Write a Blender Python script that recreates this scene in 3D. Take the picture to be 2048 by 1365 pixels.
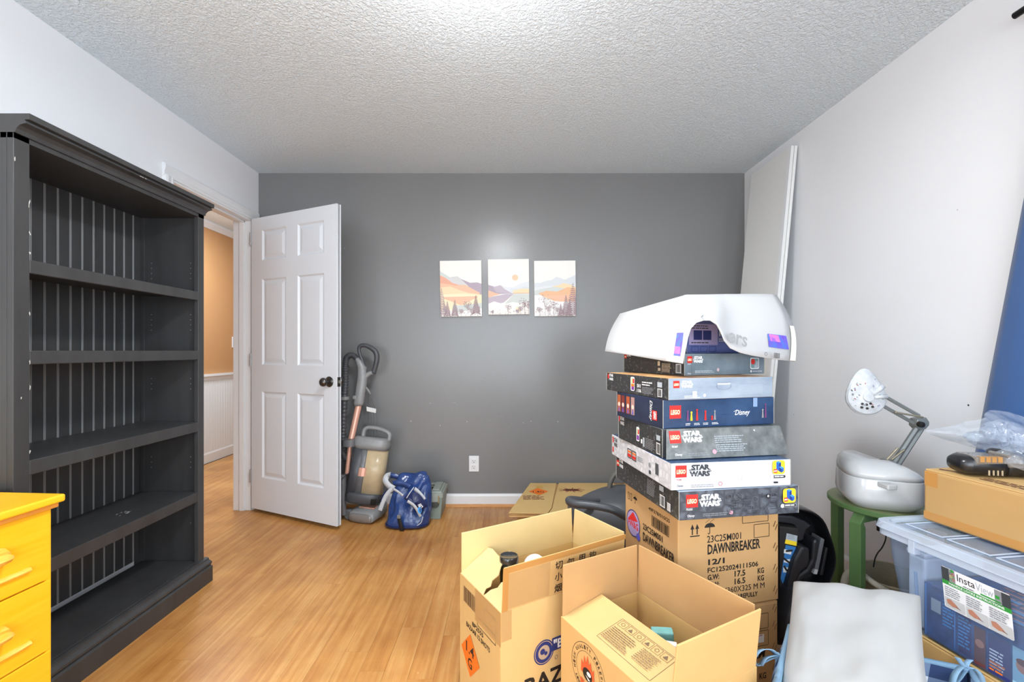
import bpy, bmesh, math, random
from mathutils import Vector, Matrix, noise
R = math.radians
random.seed(7)
sc = bpy.context.scene
for o in list(bpy.data.objects): bpy.data.objects.remove(o)
C = sc.collection

# ------------------------------------------------------------------ camera, world, light
H = 1.135; F = 910.0
cam = bpy.data.cameras.new('camera'); co = bpy.data.objects.new('camera', cam); C.objects.link(co)
co.location = (0, 0, H); co.rotation_euler = (R(90), 0, 0)
cam.sensor_width = 36; cam.lens = 36 * F / 2048
cam.shift_x = 4 / 2048; cam.shift_y = 19.5 / 2048; cam.clip_start = .02
sc.camera = co
w = bpy.data.worlds.new('world'); sc.world = w; w.use_nodes = True
w.node_tree.nodes['Background'].inputs[0].default_value = (.86, .93, 1, 1)
w.node_tree.nodes['Background'].inputs[1].default_value = 1.6
def area(name, loc, rot, sx, sy, e, col=(1, 1, 1)):
    l = bpy.data.lights.new(name, 'AREA'); l.shape = 'RECTANGLE'; l.size = sx; l.size_y = sy; l.energy = e; l.color = col
    o = bpy.data.objects.new(name, l); C.objects.link(o); o.location = loc; o.rotation_euler = rot
    return o
# fill lights added behind the camera and at the left, and daylight through the window beside the curtain
area('added_rear_fill', (-.05, -1.86, 1.35), (R(104), 0, 0), 2.9, 1.7, 96, (.86, .94, 1))
area('added_left_fill', (-1.80, -.85, 1.5), (R(90), 0, R(-90)), 1.0, 1.2, 16, (.86, .94, 1))  # added fill from the left, brightens the right wall and the cartons
area('daylight_side_window', (1.60, -.6, 1.5), (R(90), 0, R(90)), .9, 1.2, 30, (.88, .95, 1))
area('hall_lamp', (-2.45, 4.0, 2.40), (0, 0, 0), .35, .35, 36, (.80, .92, 1))
pl = bpy.data.lights.new('ceiling_bulb', 'POINT'); pl.energy = 9; pl.shadow_soft_size = .16; pl.color = (.95, .975, 1)
plo = bpy.data.objects.new('ceiling_bulb', pl); C.objects.link(plo); plo.location = (-.12, 1.42, 2.20)
dl_ = bpy.data.lights.new('ceiling_lamp_down', 'AREA'); dl_.shape = 'DISK'; dl_.size = .28; dl_.energy = 27; dl_.color = (.93, .97, 1)
dlo = bpy.data.objects.new('ceiling_lamp_down', dl_); C.objects.link(dlo); dlo.location = (-.10, 1.40, 2.315)
sc.view_settings.view_transform = 'Standard'; sc.view_settings.look = 'None'
sc.view_settings.exposure = .06; sc.view_settings.gamma = 1; sc.view_settings.use_curve_mapping = False

# ------------------------------------------------------------------ helpers
def lin(c): return tuple(((x / 255) / 12.92 if x <= 10 else ((x / 255 + .055) / 1.055) ** 2.4) for x in c)
MC = {}
def mat(name, col, rough=.5, metal=0, var=0, vscale=6, stretch=(1, 1, 1), bump=0, bscale=60, bdist=.002, col2=None, world=False,
        emit=None, spec=.5, coat=0, alpha=None, rnd=0, thr=None, detail=4, sheen=0):
    """col in sRGB 0..255"""
    if name in MC: return MC[name]
    m = bpy.data.materials.new(name); m.use_nodes = True; MC[name] = m
    nt = m.node_tree; N = nt.nodes; L = nt.links; b = N['Principled BSDF']
    c = lin(col); b.inputs['Base Color'].default_value = (*c, 1)
    b.inputs['Roughness'].default_value = rough; b.inputs['Metallic'].default_value = metal
    b.inputs['Specular IOR Level'].default_value = spec; b.inputs['Coat Weight'].default_value = coat
    if sheen: b.inputs['Sheen Weight'].default_value = sheen
    if emit: b.inputs['Emission Color'].default_value = (*lin(col), 1); b.inputs['Emission Strength'].default_value = emit
    vec = None
    def coords():
        nonlocal vec
        if vec is None:
            if world: src = N.new('ShaderNodeNewGeometry').outputs['Position']
            else: src = N.new('ShaderNodeTexCoord').outputs['Object']
            mp = N.new('ShaderNodeMapping'); mp.inputs['Scale'].default_value = stretch
            L.new(src, mp.inputs[0]); vec = mp.outputs[0]
        return vec
    if var or col2:
        n = N.new('ShaderNodeTexNoise'); n.inputs['Scale'].default_value = vscale; n.inputs['Detail'].default_value = detail
        n.inputs['Roughness'].default_value = .6
        L.new(coords(), n.inputs['Vector'])
        r = N.new('ShaderNodeValToRGB')
        lo, hi = thr if thr else (.32, .68)
        r.color_ramp.elements[0].position = lo; r.color_ramp.elements[1].position = hi
        if col2: a0, a1 = c, lin(col2)
        else: a0 = tuple(x * (1 - var) for x in c); a1 = tuple(min(1, x * (1 + var)) for x in c)
        r.color_ramp.elements[0].color = (*a0, 1); r.color_ramp.elements[1].color = (*a1, 1)
        L.new(n.outputs['Fac'], r.inputs[0]); outc = r.outputs[0]
        if rnd:
            oi = N.new('ShaderNodeObjectInfo'); mr = N.new('ShaderNodeMapRange')
            mr.inputs['To Min'].default_value = 1 - rnd; mr.inputs['To Max'].default_value = 1 + rnd
            L.new(oi.outputs['Random'], mr.inputs[0]); hs = N.new('ShaderNodeHueSaturation')
            L.new(mr.outputs[0], hs.inputs['Value']); L.new(outc, hs.inputs['Color']); outc = hs.outputs[0]
        L.new(outc, b.inputs['Base Color'])
    if bump:
        n = N.new('ShaderNodeTexNoise'); n.inputs['Scale'].default_value = bscale; n.inputs['Detail'].default_value = 3
        L.new(coords(), n.inputs['Vector'])
        bp = N.new('ShaderNodeBump'); bp.inputs['Strength'].default_value = bump; bp.inputs['Distance'].default_value = bdist
        L.new(n.outputs['Fac'], bp.inputs['Height']); L.new(bp.outputs[0], b.inputs['Normal'])
    if alpha is not None:
        tr = N.new('ShaderNodeBsdfTransparent'); tr.inputs[0].default_value = (*lin(alpha[1]), 1)
        mx = N.new('ShaderNodeMixShader'); mx.inputs[0].default_value = alpha[0]
        out = N['Material Output']; L.new(tr.outputs[0], mx.inputs[1]); L.new(b.outputs[0], mx.inputs[2]); L.new(mx.outputs[0], out.inputs[0])
    return m

class MB:
    def __init__(s): s.bm = bmesh.new(); s.mi = 0
    def face(s, pts, mi=None):
        vs = [s.bm.verts.new(p) for p in pts]
        try: f = s.bm.faces.new(vs)
        except ValueError: return
        f.material_index = s.mi if mi is None else mi; return f
    def hull8(s, p):   # p: bottom 4 ccw, top 4 ccw
        v = [s.bm.verts.new(q) for q in p]
        for a in ((3, 2, 1, 0), (4, 5, 6, 7), (0, 1, 5, 4), (1, 2, 6, 5), (2, 3, 7, 6), (3, 0, 4, 7)):
            f = s.bm.faces.new([v[i] for i in a]); f.material_index = s.mi
    def box(s, x0, x1, y0, y1, z0, z1, ins=0):
        s.hull8([(x0, y0, z0), (x1, y0, z0), (x1, y1, z0), (x0, y1, z0), (x0 + ins, y0 + ins, z1), (x1 - ins, y0 + ins, z1), (x1 - ins, y1 - ins, z1), (x0 + ins, y1 - ins, z1)])
    def prism(s, poly, a, b, fn):  # poly 2D extruded between a and b; fn(u,v,t)->xyz
        n = len(poly)
        A = [s.bm.verts.new(fn(u, v, a)) for u, v in poly]; B = [s.bm.verts.new(fn(u, v, b)) for u, v in poly]
        fs = [s.bm.faces.new(A[::-1]), s.bm.faces.new(B)]
        for i in range(n): fs.append(s.bm.faces.new([A[i], A[(i + 1) % n], B[(i + 1) % n], B[i]]))
        for f in fs: f.material_index = s.mi
    def loops(s, rings, cap=True, closed=True):
        V = [[s.bm.verts.new(p) for p in r] for r in rings]; n = len(V[0])
        for i in range(len(V) - 1):
            for j in range(n if closed else n - 1):
                f = s.bm.faces.new([V[i][j], V[i][(j + 1) % n], V[i + 1][(j + 1) % n], V[i + 1][j]]); f.material_index = s.mi
        if cap and closed:
            for r in (V[0][::-1], V[-1]):
                f = s.bm.faces.new(r); f.material_index = s.mi
    def tube(s, path, r, n=10, sub=0, ell=1.0):
        pts = [Vector(p) for p in path]
        rad = r if isinstance(r, (list, tuple)) else [r] * len(pts)
        if sub: pts, rad = smooth(pts, rad, sub)
        rings = []; up = None
        for i, p in enumerate(pts):
            t = (pts[min(i + 1, len(pts) - 1)] - pts[max(i - 1, 0)]).normalized()
            if up is None:
                up = Vector((0, 0, 1)) if abs(t.z) < .9 else Vector((0, 1, 0))
            x = up.cross(t).normalized(); up = t.cross(x).normalized()
            rings.append([p + (x * math.cos(a) + up * math.sin(a) * ell) * rad[i] for a in [2 * math.pi * k / n for k in range(n)]])
        s.loops(rings)
    def lathe(s, prof, n=24, M=None):  # prof (r,z)
        M = M or Matrix()
        s.loops([[M @ Vector((max(r, 1e-4) * math.cos(2 * math.pi * k / n), max(r, 1e-4) * math.sin(2 * math.pi * k / n), z)) for k in range(n)] for r, z in prof])
    def sphere(s, c, r, seg=14, rings=9):
        c = Vector(c); r = Vector(r) if isinstance(r, (tuple, list)) else Vector((r, r, r))
        s.loops([[c + Vector((r.x * math.sin(t) * math.cos(a), r.y * math.sin(t) * math.sin(a), r.z * math.cos(t))) for a in [2 * math.pi * k / seg for k in range(seg)]]
                 for t in [math.pi * (.02 + .96 * i / rings) for i in range(rings + 1)]][::-1])
    def build(s, name, m, parent=None, loc=None, rot=None, smooth=False, bevel=0, seg=2, subsurf=0, solid=0, solidoff=0, displace=None, autos=None):
        bmesh.ops.recalc_face_normals(s.bm, faces=s.bm.faces) if not solid and s.bm.faces else None
        me = bpy.data.meshes.new(name); s.bm.to_mesh(me); s.bm.free()
        o = bpy.data.objects.new(name, me); C.objects.link(o)
        for q in (m if isinstance(m, (list, tuple)) else [m]): me.materials.append(q)
        if parent: o.parent = parent
        if loc: o.location = loc
        if rot: o.rotation_euler = rot
        if smooth:
            for p in me.polygons: p.use_smooth = True
            if autos:
                try: me.set_sharp_from_angle(angle=R(autos))
                except Exception: pass
        if solid:
            d = o.modifiers.new('s', 'SOLIDIFY'); d.thickness = solid; d.offset = solidoff
        if bevel:
            d = o.modifiers.new('b', 'BEVEL'); d.width = bevel; d.segments = seg; d.limit_method = 'ANGLE'; d.angle_limit = R(40)
        if subsurf:
            d = o.modifiers.new('ss', 'SUBSURF'); d.levels = subsurf; d.render_levels = subsurf
        return o
def smooth(pts, rad, k):
    P_, Q_ = [], []
    n = len(pts)
    for i in range(n - 1):
        p0, p1, p2, p3 = pts[max(i - 1, 0)], pts[i], pts[i + 1], pts[min(i + 2, n - 1)]
        for j in range(k):
            t = j / k
            P_.append(.5 * ((2 * p1) + (p2 - p0) * t + (2 * p0 - 5 * p1 + 4 * p2 - p3) * t * t + (3 * p1 - p0 - 3 * p2 + p3) * t ** 3))
            Q_.append(rad[i] * (1 - t) + rad[i + 1] * t)
    P_.append(pts[-1]); Q_.append(rad[-1]); return P_, Q_
def thing(name, label, cat, loc=(0, 0, 0), rz=0, group=None):
    o = bpy.data.objects.new(name, None); C.objects.link(o); o.location = loc; o.rotation_euler = (0, 0, rz)
    return tag(o, label, cat, group)
def tag(o, label, cat, group=None, kind=None):
    o['label'] = label; o['category'] = cat
    if group: o['group'] = group
    if kind: o['kind'] = kind
    return o
def struct(o, label=None):
    o['kind'] = 'structure'
    if label: o['label'] = label
    return o
def P(px, py, Y): return Vector(((px - 1020) * Y / F, Y, H - (py - 702) * Y / F))   # photograph pixel at depth Y -> point in the room
def boxo(name, m, d, parent=None, bevel=0, **k):
    b = MB(); b.box(*d); return b.build(name, m, parent, bevel=bevel, **k)

BL = None
class Print:
    """flat printing laid on one face: 2D items in metres, u to the right, v up, each later item a hair above the earlier"""
    def __init__(s, o, u, v):
        s.o = Vector(o); s.u = Vector(u).normalized(); s.v = Vector(v).normalized(); s.n = s.u.cross(s.v); s.b = MB(); s.k = 0; s.mats = []
    def _m(s, m):
        if m not in s.mats: s.mats.append(m)
        s.k += 1
        return s.mats.index(m)
    def pt(s, x, y): return s.o + s.u * x + s.v * y + s.n * (.0005 + s.k * .00003)
    def poly(s, pts, m):
        i = s._m(m); s.b.face([s.pt(*p) for p in pts], i)
    def rect(s, x0, y0, x1, y1, m): s.poly([(x0, y0), (x1, y0), (x1, y1), (x0, y1)], m)
    def rrect(s, x0, y0, x1, y1, r, m):
        pts = []
        for cx, cy, a in ((x1 - r, y0 + r, -90), (x1 - r, y1 - r, 0), (x0 + r, y1 - r, 90), (x0 + r, y0 + r, 180)):
            for k in range(5): t = R(a + 22.5 * k); pts.append((cx + r * math.cos(t), cy + r * math.sin(t)))
        s.poly(pts, m)
    def disc(s, x, y, r, m, ry=None, n=20): s.poly([(x + r * math.cos(2 * math.pi * k / n), y + (ry or r) * math.sin(2 * math.pi * k / n)) for k in range(n)], m)
    def line(s, x0, y0, x1, y1, t, m):
        d = Vector((x1 - x0, y1 - y0)); l = d.length or 1; nx, ny = -d.y / l * t / 2, d.x / l * t / 2
        s.poly([(x0 - nx, y0 - ny), (x1 - nx, y1 - ny), (x1 + nx, y1 + ny), (x0 + nx, y0 + ny)], m)
    def frame(s, x0, y0, x1, y1, t, m):
        s.line(x0, y0, x1, y0, t, m); s.line(x1, y0, x1, y1, t, m); s.line(x1, y1, x0, y1, t, m); s.line(x0, y1, x0, y0, t, m)
    def ring(s, x, y, r, t, m, n=24, ry=None):
        i = s._m(m); q = (ry or r) / r
        for k in range(n):
            a, b_ = 2 * math.pi * k / n, 2 * math.pi * (k + 1) / n
            s.b.face([s.pt(x + rr * math.cos(c), y + rr * math.sin(c) * q) for rr, c in ((r, a), (r, b_), (r - t, b_), (r - t, a))], i)
    def text(s, txt, x, y, h, m, w=None, bold=0, rot=0, shear=0, space=1.0, align='l'):
        i = s._m(m)
        cu = bpy.data.curves.new('t', 'FONT'); cu.body = txt; cu.size = 1; cu.offset = bold; cu.shear = shear; cu.resolution_u = 2
        cu.space_character = space
        ob = bpy.data.objects.new('t', cu); C.objects.link(ob)
        me = ob.to_mesh(); vs = [v.co.copy() for v in me.vertices]
        if vs:
            x0 = min(v.x for v in vs); x1 = max(v.x for v in vs); y0 = min(v.y for v in vs); y1 = max(v.y for v in vs)
            sy = h / max(.01, y1 - y0); sx = (w / max(.01, x1 - x0)) if w else sy
            W = (x1 - x0) * sx; ax = {'l': 0, 'c': -W / 2, 'r': -W}[align]
            cr, sr = math.cos(R(rot)), math.sin(R(rot)); q = []
            for v in vs:
                a = (v.x - x0) * sx + ax; b_ = (v.y - y0) * sy
                q.append(s.b.bm.verts.new(s.pt(x + a * cr - b_ * sr, y + a * sr + b_ * cr)))
            for p in me.polygons:
                try: f = s.b.bm.faces.new([q[k] for k in p.vertices]); f.material_index = i
                except ValueError: pass
        ob.to_mesh_clear(); bpy.data.objects.remove(ob); bpy.data.curves.remove(cu)
    def tiny(s, x, y, w, rows, pitch, m, t=None, seed=0):
        """rows of very small print, word by word"""
        rg = random.Random(seed); t = t or pitch * .45
        for r_ in range(rows):
            cx = x; yy = y - r_ * pitch; end = x + w * rg.uniform(.75, 1)
            while cx < end:
                l = rg.uniform(1.5, 6) * t
                s.rect(cx, yy, min(cx + l, end), yy + t, m); cx += l + t * .6
    def barcode(s, x, y, w, h, m, seed=1, bg=None):
        if bg: s.rect(x - w * .06, y - h * .08, x + w * 1.06, y + h * 1.08, bg)
        rg = random.Random(seed); c = x
        while c < x + w:
            t = w / 60 * rg.choice((1, 1, 2, 3)); s.rect(c, y, min(c + t, x + w), y + h, m); c += t + w / 60 * rg.choice((1, 1, 2))
    def build(s, name, parent, label=None):
        me = bpy.data.meshes.new(name); s.b.bm.to_mesh(me); s.b.bm.free()
        o = bpy.data.objects.new(name, me); C.objects.link(o); o.parent = parent
        for m in s.mats: me.materials.append(m)
        if label: o['label'] = label
        o['kind'] = 'stuff'
        return o

# ------------------------------------------------------------------ materials
def ink(name, c, r=.6): return mat('ink_' + name, c, r)
K = ink('black', (30, 26, 24)); WH = ink('white', (235, 235, 235)); RD = ink('red', (214, 40, 34)); YE = ink('yellow', (248, 214, 40))
BU = ink('blue', (40, 90, 190)); OR = ink('orange', (240, 120, 30)); GY = ink('grey', (140, 142, 146)); NV = ink('navy', (45, 55, 115))
GN = ink('green', (50, 150, 60)); DG = ink('dark_grey', (58, 62, 66)); BR = ink('brown', (110, 60, 50)); PK = ink('pink', (225, 160, 175)); CY = ink('cyan', (60, 150, 215))
M_WALL = mat('wall_paint_light_grey', (233, 234, 237), .62, var=.015, vscale=1.5, bump=.08, bscale=90, world=True)
M_TRIM = mat('trim_white_gloss', (230, 231, 233), .3, var=.01, vscale=4)
M_DOOR = mat('door_white_paint', (219, 222, 227), .35, var=.008, vscale=3)

def wood_floor():
    m = bpy.data.materials.new('floor_oak'); m.use_nodes = True; nt = m.node_tree; N = nt.nodes; L = nt.links; b = N['Principled BSDF']
    g = N.new('ShaderNodeNewGeometry'); oi = N.new('ShaderNodeObjectInfo')
    off = N.new('ShaderNodeVectorMath'); off.operation = 'ADD'
    sc_ = N.new('ShaderNodeMath'); sc_.operation = 'MULTIPLY'; sc_.inputs[1].default_value = 37
    L.new(oi.outputs['Random'], sc_.inputs[0]); L.new(g.outputs['Position'], off.inputs[0]); L.new(sc_.outputs[0], off.inputs[1])
    mp = N.new('ShaderNodeMapping'); mp.inputs['Scale'].default_value = (38, 1.9, 1); L.new(off.outputs[0], mp.inputs[0])
    n1 = N.new('ShaderNodeTexNoise'); n1.inputs['Scale'].default_value = 1; n1.inputs['Detail'].default_value = 6; n1.inputs['Roughness'].default_value = .65; n1.inputs['Distortion'].default_value = .3
    L.new(mp.outputs[0], n1.inputs['Vector'])
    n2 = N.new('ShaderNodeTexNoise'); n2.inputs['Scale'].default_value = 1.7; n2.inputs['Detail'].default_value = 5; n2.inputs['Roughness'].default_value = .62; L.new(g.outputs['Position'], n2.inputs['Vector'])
    r1 = N.new('ShaderNodeValToRGB'); e = r1.color_ramp.elements
    e[0].position = .25; e[0].color = (*lin((190, 122, 60)), 1); e[1].position = .75; e[1].color = (*lin((230, 180, 114)), 1)
    mid = e.new(.5); mid.color = (*lin((214, 154, 86)), 1)
    L.new(n1.outputs['Fac'], r1.inputs[0])
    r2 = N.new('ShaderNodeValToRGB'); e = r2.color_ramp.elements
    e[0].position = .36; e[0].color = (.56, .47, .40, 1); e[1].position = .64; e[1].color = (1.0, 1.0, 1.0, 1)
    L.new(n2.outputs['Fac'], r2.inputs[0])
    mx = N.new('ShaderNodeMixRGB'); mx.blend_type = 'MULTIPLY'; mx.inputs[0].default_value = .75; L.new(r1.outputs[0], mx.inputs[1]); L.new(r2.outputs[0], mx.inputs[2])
    hs = N.new('ShaderNodeHueSaturation'); mr = N.new('ShaderNodeMapRange'); mr.inputs['To Min'].default_value = .988; mr.inputs['To Max'].default_value = 1.012
    L.new(oi.outputs['Random'], mr.inputs[0]); L.new(mr.outputs[0], hs.inputs['Value']); L.new(mx.outputs[0], hs.inputs['Color'])
    # pale scuffs and paint flecks
    vo = N.new('ShaderNodeTexNoise'); vo.inputs['Scale'].default_value = 26; vo.inputs['Detail'].default_value = 5; L.new(g.outputs['Position'], vo.inputs['Vector'])
    r3 = N.new('ShaderNodeValToRGB'); r3.color_ramp.elements[0].position = .735; r3.color_ramp.elements[1].position = .78; L.new(vo.outputs['Fac'], r3.inputs[0])
    mx2 = N.new('ShaderNodeMixRGB'); L.new(r3.outputs[0], mx2.inputs[0]); L.new(hs.outputs[0], mx2.inputs[1]); mx2.inputs[2].default_value = (*lin((240, 215, 180)), 1)
    L.new(mx2.outputs[0], b.inputs['Base Color'])
    b.inputs['Roughness'].default_value = .34; b.inputs['Specular IOR Level'].default_value = .42
    bp = N.new('ShaderNodeBump'); bp.inputs['Strength'].default_value = .12; bp.inputs['Distance'].default_value = .002
    L.new(n1.outputs['Fac'], bp.inputs['Height']); L.new(bp.outputs[0], b.inputs['Normal'])
    return m
M_FLOOR = wood_floor()
def ceiling_mat():
    m = bpy.data.materials.new('ceiling_textured'); m.use_nodes = True; nt = m.node_tree; N = nt.nodes; L = nt.links; b = N['Principled BSDF']
    b.inputs['Base Color'].default_value = (*lin((232, 242, 249)), 1); b.inputs['Roughness'].default_value = .8; b.inputs['Specular IOR Level'].default_value = .25
    g = N.new('ShaderNodeNewGeometry')
    n = N.new('ShaderNodeTexNoise'); n.inputs['Scale'].default_value = 88; n.inputs['Detail'].default_value = 3.5; n.inputs['Roughness'].default_value = .6; n.inputs['Distortion'].default_value = .4
    L.new(g.outputs['Position'], n.inputs['Vector'])
    r = N.new('ShaderNodeValToRGB'); r.color_ramp.elements[0].position = .40; r.color_ramp.elements[1].position = .64; L.new(n.outputs['Fac'], r.inputs[0])
    bp = N.new('ShaderNodeBump'); bp.inputs['Strength'].default_value = .75; bp.inputs['Distance'].default_value = .006
    L.new(r.outputs[0], bp.inputs['Height']); L.new(bp.outputs[0], b.inputs['Normal'])
    return m
M_CEIL = ceiling_mat()
def greywall():
    m = bpy.data.materials.new('wall_paint_charcoal'); m.use_nodes = True; nt = m.node_tree; N = nt.nodes; L = nt.links; b = N['Principled BSDF']
    g = N.new('ShaderNodeNewGeometry')
    n = N.new('ShaderNodeTexNoise'); n.inputs['Scale'].default_value = 1.3; n.inputs['Detail'].default_value = 5; L.new(g.outputs['Position'], n.inputs['Vector'])
    r = N.new('ShaderNodeValToRGB'); r.color_ramp.elements[0].color = (*lin((120, 120, 120)), 1); r.color_ramp.elements[1].color = (*lin((130, 130, 130)), 1)
    L.new(n.outputs['Fac'], r.inputs[0]); L.new(r.outputs[0], b.inputs['Base Color'])
    n2 = N.new('ShaderNodeTexNoise'); n2.inputs['Scale'].default_value = 3; n2.inputs['Detail'].default_value = 2; L.new(g.outputs['Position'], n2.inputs['Vector'])
    mr = N.new('ShaderNodeMapRange'); mr.inputs['From Min'].default_value = .35; mr.inputs['From Max'].default_value = .65; mr.inputs['To Min'].default_value = .27; mr.inputs['To Max'].default_value = .31
    b.inputs['Roughness'].default_value = .27
    b.inputs['Specular IOR Level'].default_value = .5
    mp = N.new('ShaderNodeMapping'); mp.inputs['Scale'].default_value = (1, 1, .6); L.new(g.outputs['Position'], mp.inputs[0])
    n3 = N.new('ShaderNodeTexNoise'); n3.inputs['Scale'].default_value = 110; n3.inputs['Detail'].default_value = 2; L.new(mp.outputs[0], n3.inputs['Vector'])
    bp = N.new('ShaderNodeBump'); bp.inputs['Strength'].default_value = .16; bp.inputs['Distance'].default_value = .0015
    L.new(n3.outputs['Fac'], bp.inputs['Height']); L.new(bp.outputs[0], b.inputs['Normal'])
    return m
M_GREY = greywall()
M_ORANGE = mat('hall_paint_orange', (200, 148, 100), .6, var=.05, vscale=1.2, world=True)
M_SHOE = mat('shoe_moulding_oak', (205, 145, 85), .45, var=.12, vscale=20, stretch=(1, 8, 8))

# ------------------------------------------------------------------ room shell
XL, XR, YB, YN, ZC = -1.843, 1.719, 3.335, -1.90, 2.437
T = .12
HX = -3.07; HY0, HY1 = 1.6, 6.4
fl = struct(boxo('floor', mat('subfloor', (120, 80, 45), .9), (HX - .1, XR + .1, YN - .1, HY1 + .1, -.06, -.012)), 'orange-brown wood strip floor with pale scuffs')
pw = .0893
def plank_row(x, y0, y1, ofs):
    y = y0 - ofs
    while y < y1:
        l = random.choice((1.05, 1.2, 1.35, 1.5)); a = max(y, y0); b_ = min(y + l, y1)
        if b_ - a > .03:
            q = MB(); q.box(0, min(pw, XR - x) - .0006, 0, b_ - a - .0006, 0, .012)
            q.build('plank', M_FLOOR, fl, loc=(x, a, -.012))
        y += l
x = XL - T + .0015
while x < XR - .01:
    far = YB if x > XL - .03 else YB
    plank_row(x, YN, far, random.uniform(0, 1.2)); x += pw
x = XL - T - pw
while x > HX - .02:
    plank_row(x, HY0, HY1, random.uniform(0, 1.2)); x -= pw
for k in range(0): pass
q = MB(); q.box(XL - T, XL - T + .002, HY0, HY1, -.012, -.0005); q.build('plank_filler', M_FLOOR, fl)

struct(boxo('ceiling', M_CEIL, (HX - .1, XR + .1, YN - .1, HY1 + .1, ZC, ZC + .08)), 'light grey popcorn-textured ceiling')
struct(boxo('wall_back', M_GREY, (XL - T + .0, XR + T, YB, YB + T, 0, ZC)), 'charcoal grey accent wall behind the three pictures')
# right wall with window opening
wy0, wy1, wz0, wz1 = -.75, .65, .85, 2.05
b = MB()
b.box(XR, XR + T, YN - T, wy0, 0, ZC); b.box(XR, XR + T, wy1, YB, 0, ZC); b.box(XR, XR + T, wy0, wy1, 0, wz0); b.box(XR, XR + T, wy0, wy1, wz1, ZC)
struct(b.build('wall_right', M_WALL), 'plain light grey wall on the right')
# left wall with doorway
dy0, dy1, dz = 2.475, 3.25, 2.075
b = MB()
b.box(XL - T, XL, YN - T, -1.40, 0, ZC); b.box(XL - T, XL, -1.40, -.30, 0, .85); b.box(XL - T, XL, -1.40, -.30, 2.1, ZC); b.box(XL - T, XL, -.30, dy0, 0, ZC); b.box(XL - T, XL, dy1, YB, 0, ZC); b.box(XL - T, XL, dy0, dy1, dz, ZC)
struct(b.build('wall_left', M_WALL), 'light grey wall on the left with the doorway')
# wall behind the camera with a wide window added to let in fill light
b = MB(); nx0, nx1, nz0, nz1 = -1.45, 1.35, .55, 2.15
b.box(XL - T, nx0, YN - T, YN, 0, ZC); b.box(nx1, XR + T, YN - T, YN, 0, ZC); b.box(nx0, nx1, YN - T, YN, 0, nz0); b.box(nx0, nx1, YN - T, YN, nz1, ZC)
struct(b.build('wall_front', M_WALL))
M_GLASS = mat('window_glass', (230, 240, 245), .05, alpha=(.12, (250, 252, 255)))
for i, (nm, f) in enumerate((('window_1', lambda u, v, t: (XR + .03 + t, u, v)), ('added_window_2', lambda u, v, t: (u, YN - .03 - t, v)), ('added_window_3', lambda u, v, t: (XL - .03 - t, u, v)))):  # rear and left windows are unseen, added to go with the fill lights
    a0, a1, b0, b1 = ((wy0, wy1, wz0, wz1), (nx0, nx1, nz0, nz1), (-1.40, -.30, .85, 2.1))[i]
    q = MB(); g = .045
    for (u0, u1, v0, v1) in ((a0, a1, b0, b0 + g), (a0, a1, b1 - g, b1), (a0, a0 + g, b0, b1), (a1 - g, a1, b0, b1), (a0, a1, (b0 + b1) / 2 - .02, (b0 + b1) / 2 + .02)):
        q.prism([(u0, v0), (u1, v0), (u1, v1), (u0, v1)], 0, .04, f)
    wo = struct(q.build(nm, M_TRIM))
    q = MB(); q.prism([(a0, b0), (a1, b0), (a1, b1), (a0, b1)], .018, .022, f); q.build('pane', M_GLASS, wo)
# hall
b = MB(); b.box(HX - .1, HX, HY0, HY1, 0, ZC)
hw = struct(b.build('wall_hall', M_ORANGE), 'orange hallway wall seen through the doorway')
struct(boxo('wall_hall_end', M_ORANGE, (HX, XL - T, HY1 - .1, HY1, 0, ZC)))
struct(boxo('wall_hall_near', M_ORANGE, (HX, XL - T, HY0, HY0 + .1, 0, ZC)))
struct(boxo('wall_hall_side', M_WALL, (XL - T, XL - T + .1, YB + T, HY1, 0, ZC)))
M_BEAD = mat('wainscot_white', (232, 233, 234), .4)
wn = struct(boxo('trim_1', M_BEAD, (HX, HX + .010, HY0 + .1, HY1 - .1, .02, .86)), 'white beadboard wainscot in the hallway')
y = 3.9
while y < 5.9:
    b = MB(); b.box(0, .004, 0, .036, .08, .85); b.build('beadboard_strip', M_BEAD, wn, loc=(HX + .010, y, 0), bevel=.0018, seg=1); y += .042
b = MB(); b.prism([(0, 0), (.018, 0), (.022, .03), (.04, .045), (.04, .065), (0, .065)], HY0 + .1, HY1 - .1, lambda u, v, t: (HX + u, t, .832 + v)); struct(b.build('trim_2', M_TRIM), 'white chair rail in the hallway')
b = MB(); b.prism([(0, 0), (.02, 0), (.02, .09), (.012, .11), (0, .11)], HY0 + .1, HY1 - .1, lambda u, v, t: (HX + u, t, v)); struct(b.build('baseboard_hall', M_TRIM), 'white hallway baseboard')
b = MB(); b.prism([(0, 0), (.012, 0), (.055, .045), (.055, .06), (0, .06)], HY0 + .1, HY1 - .1, lambda u, v, t: (HX + u, t, ZC - .06 + v)); struct(b.build('trim_3', M_TRIM), 'white crown moulding in the hallway')
sw = MB(); sw.box(HX, HX + .008, 5.02, 5.09, 1.17, 1.29); so = tag(sw.build('switch_plate', M_TRIM, bevel=.003), 'white light switch plate on the orange hallway wall', 'switch')
boxo('toggle', M_TRIM, (HX + .008, HX + .02, 5.05, 5.06, 1.215, 1.24), so)
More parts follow.
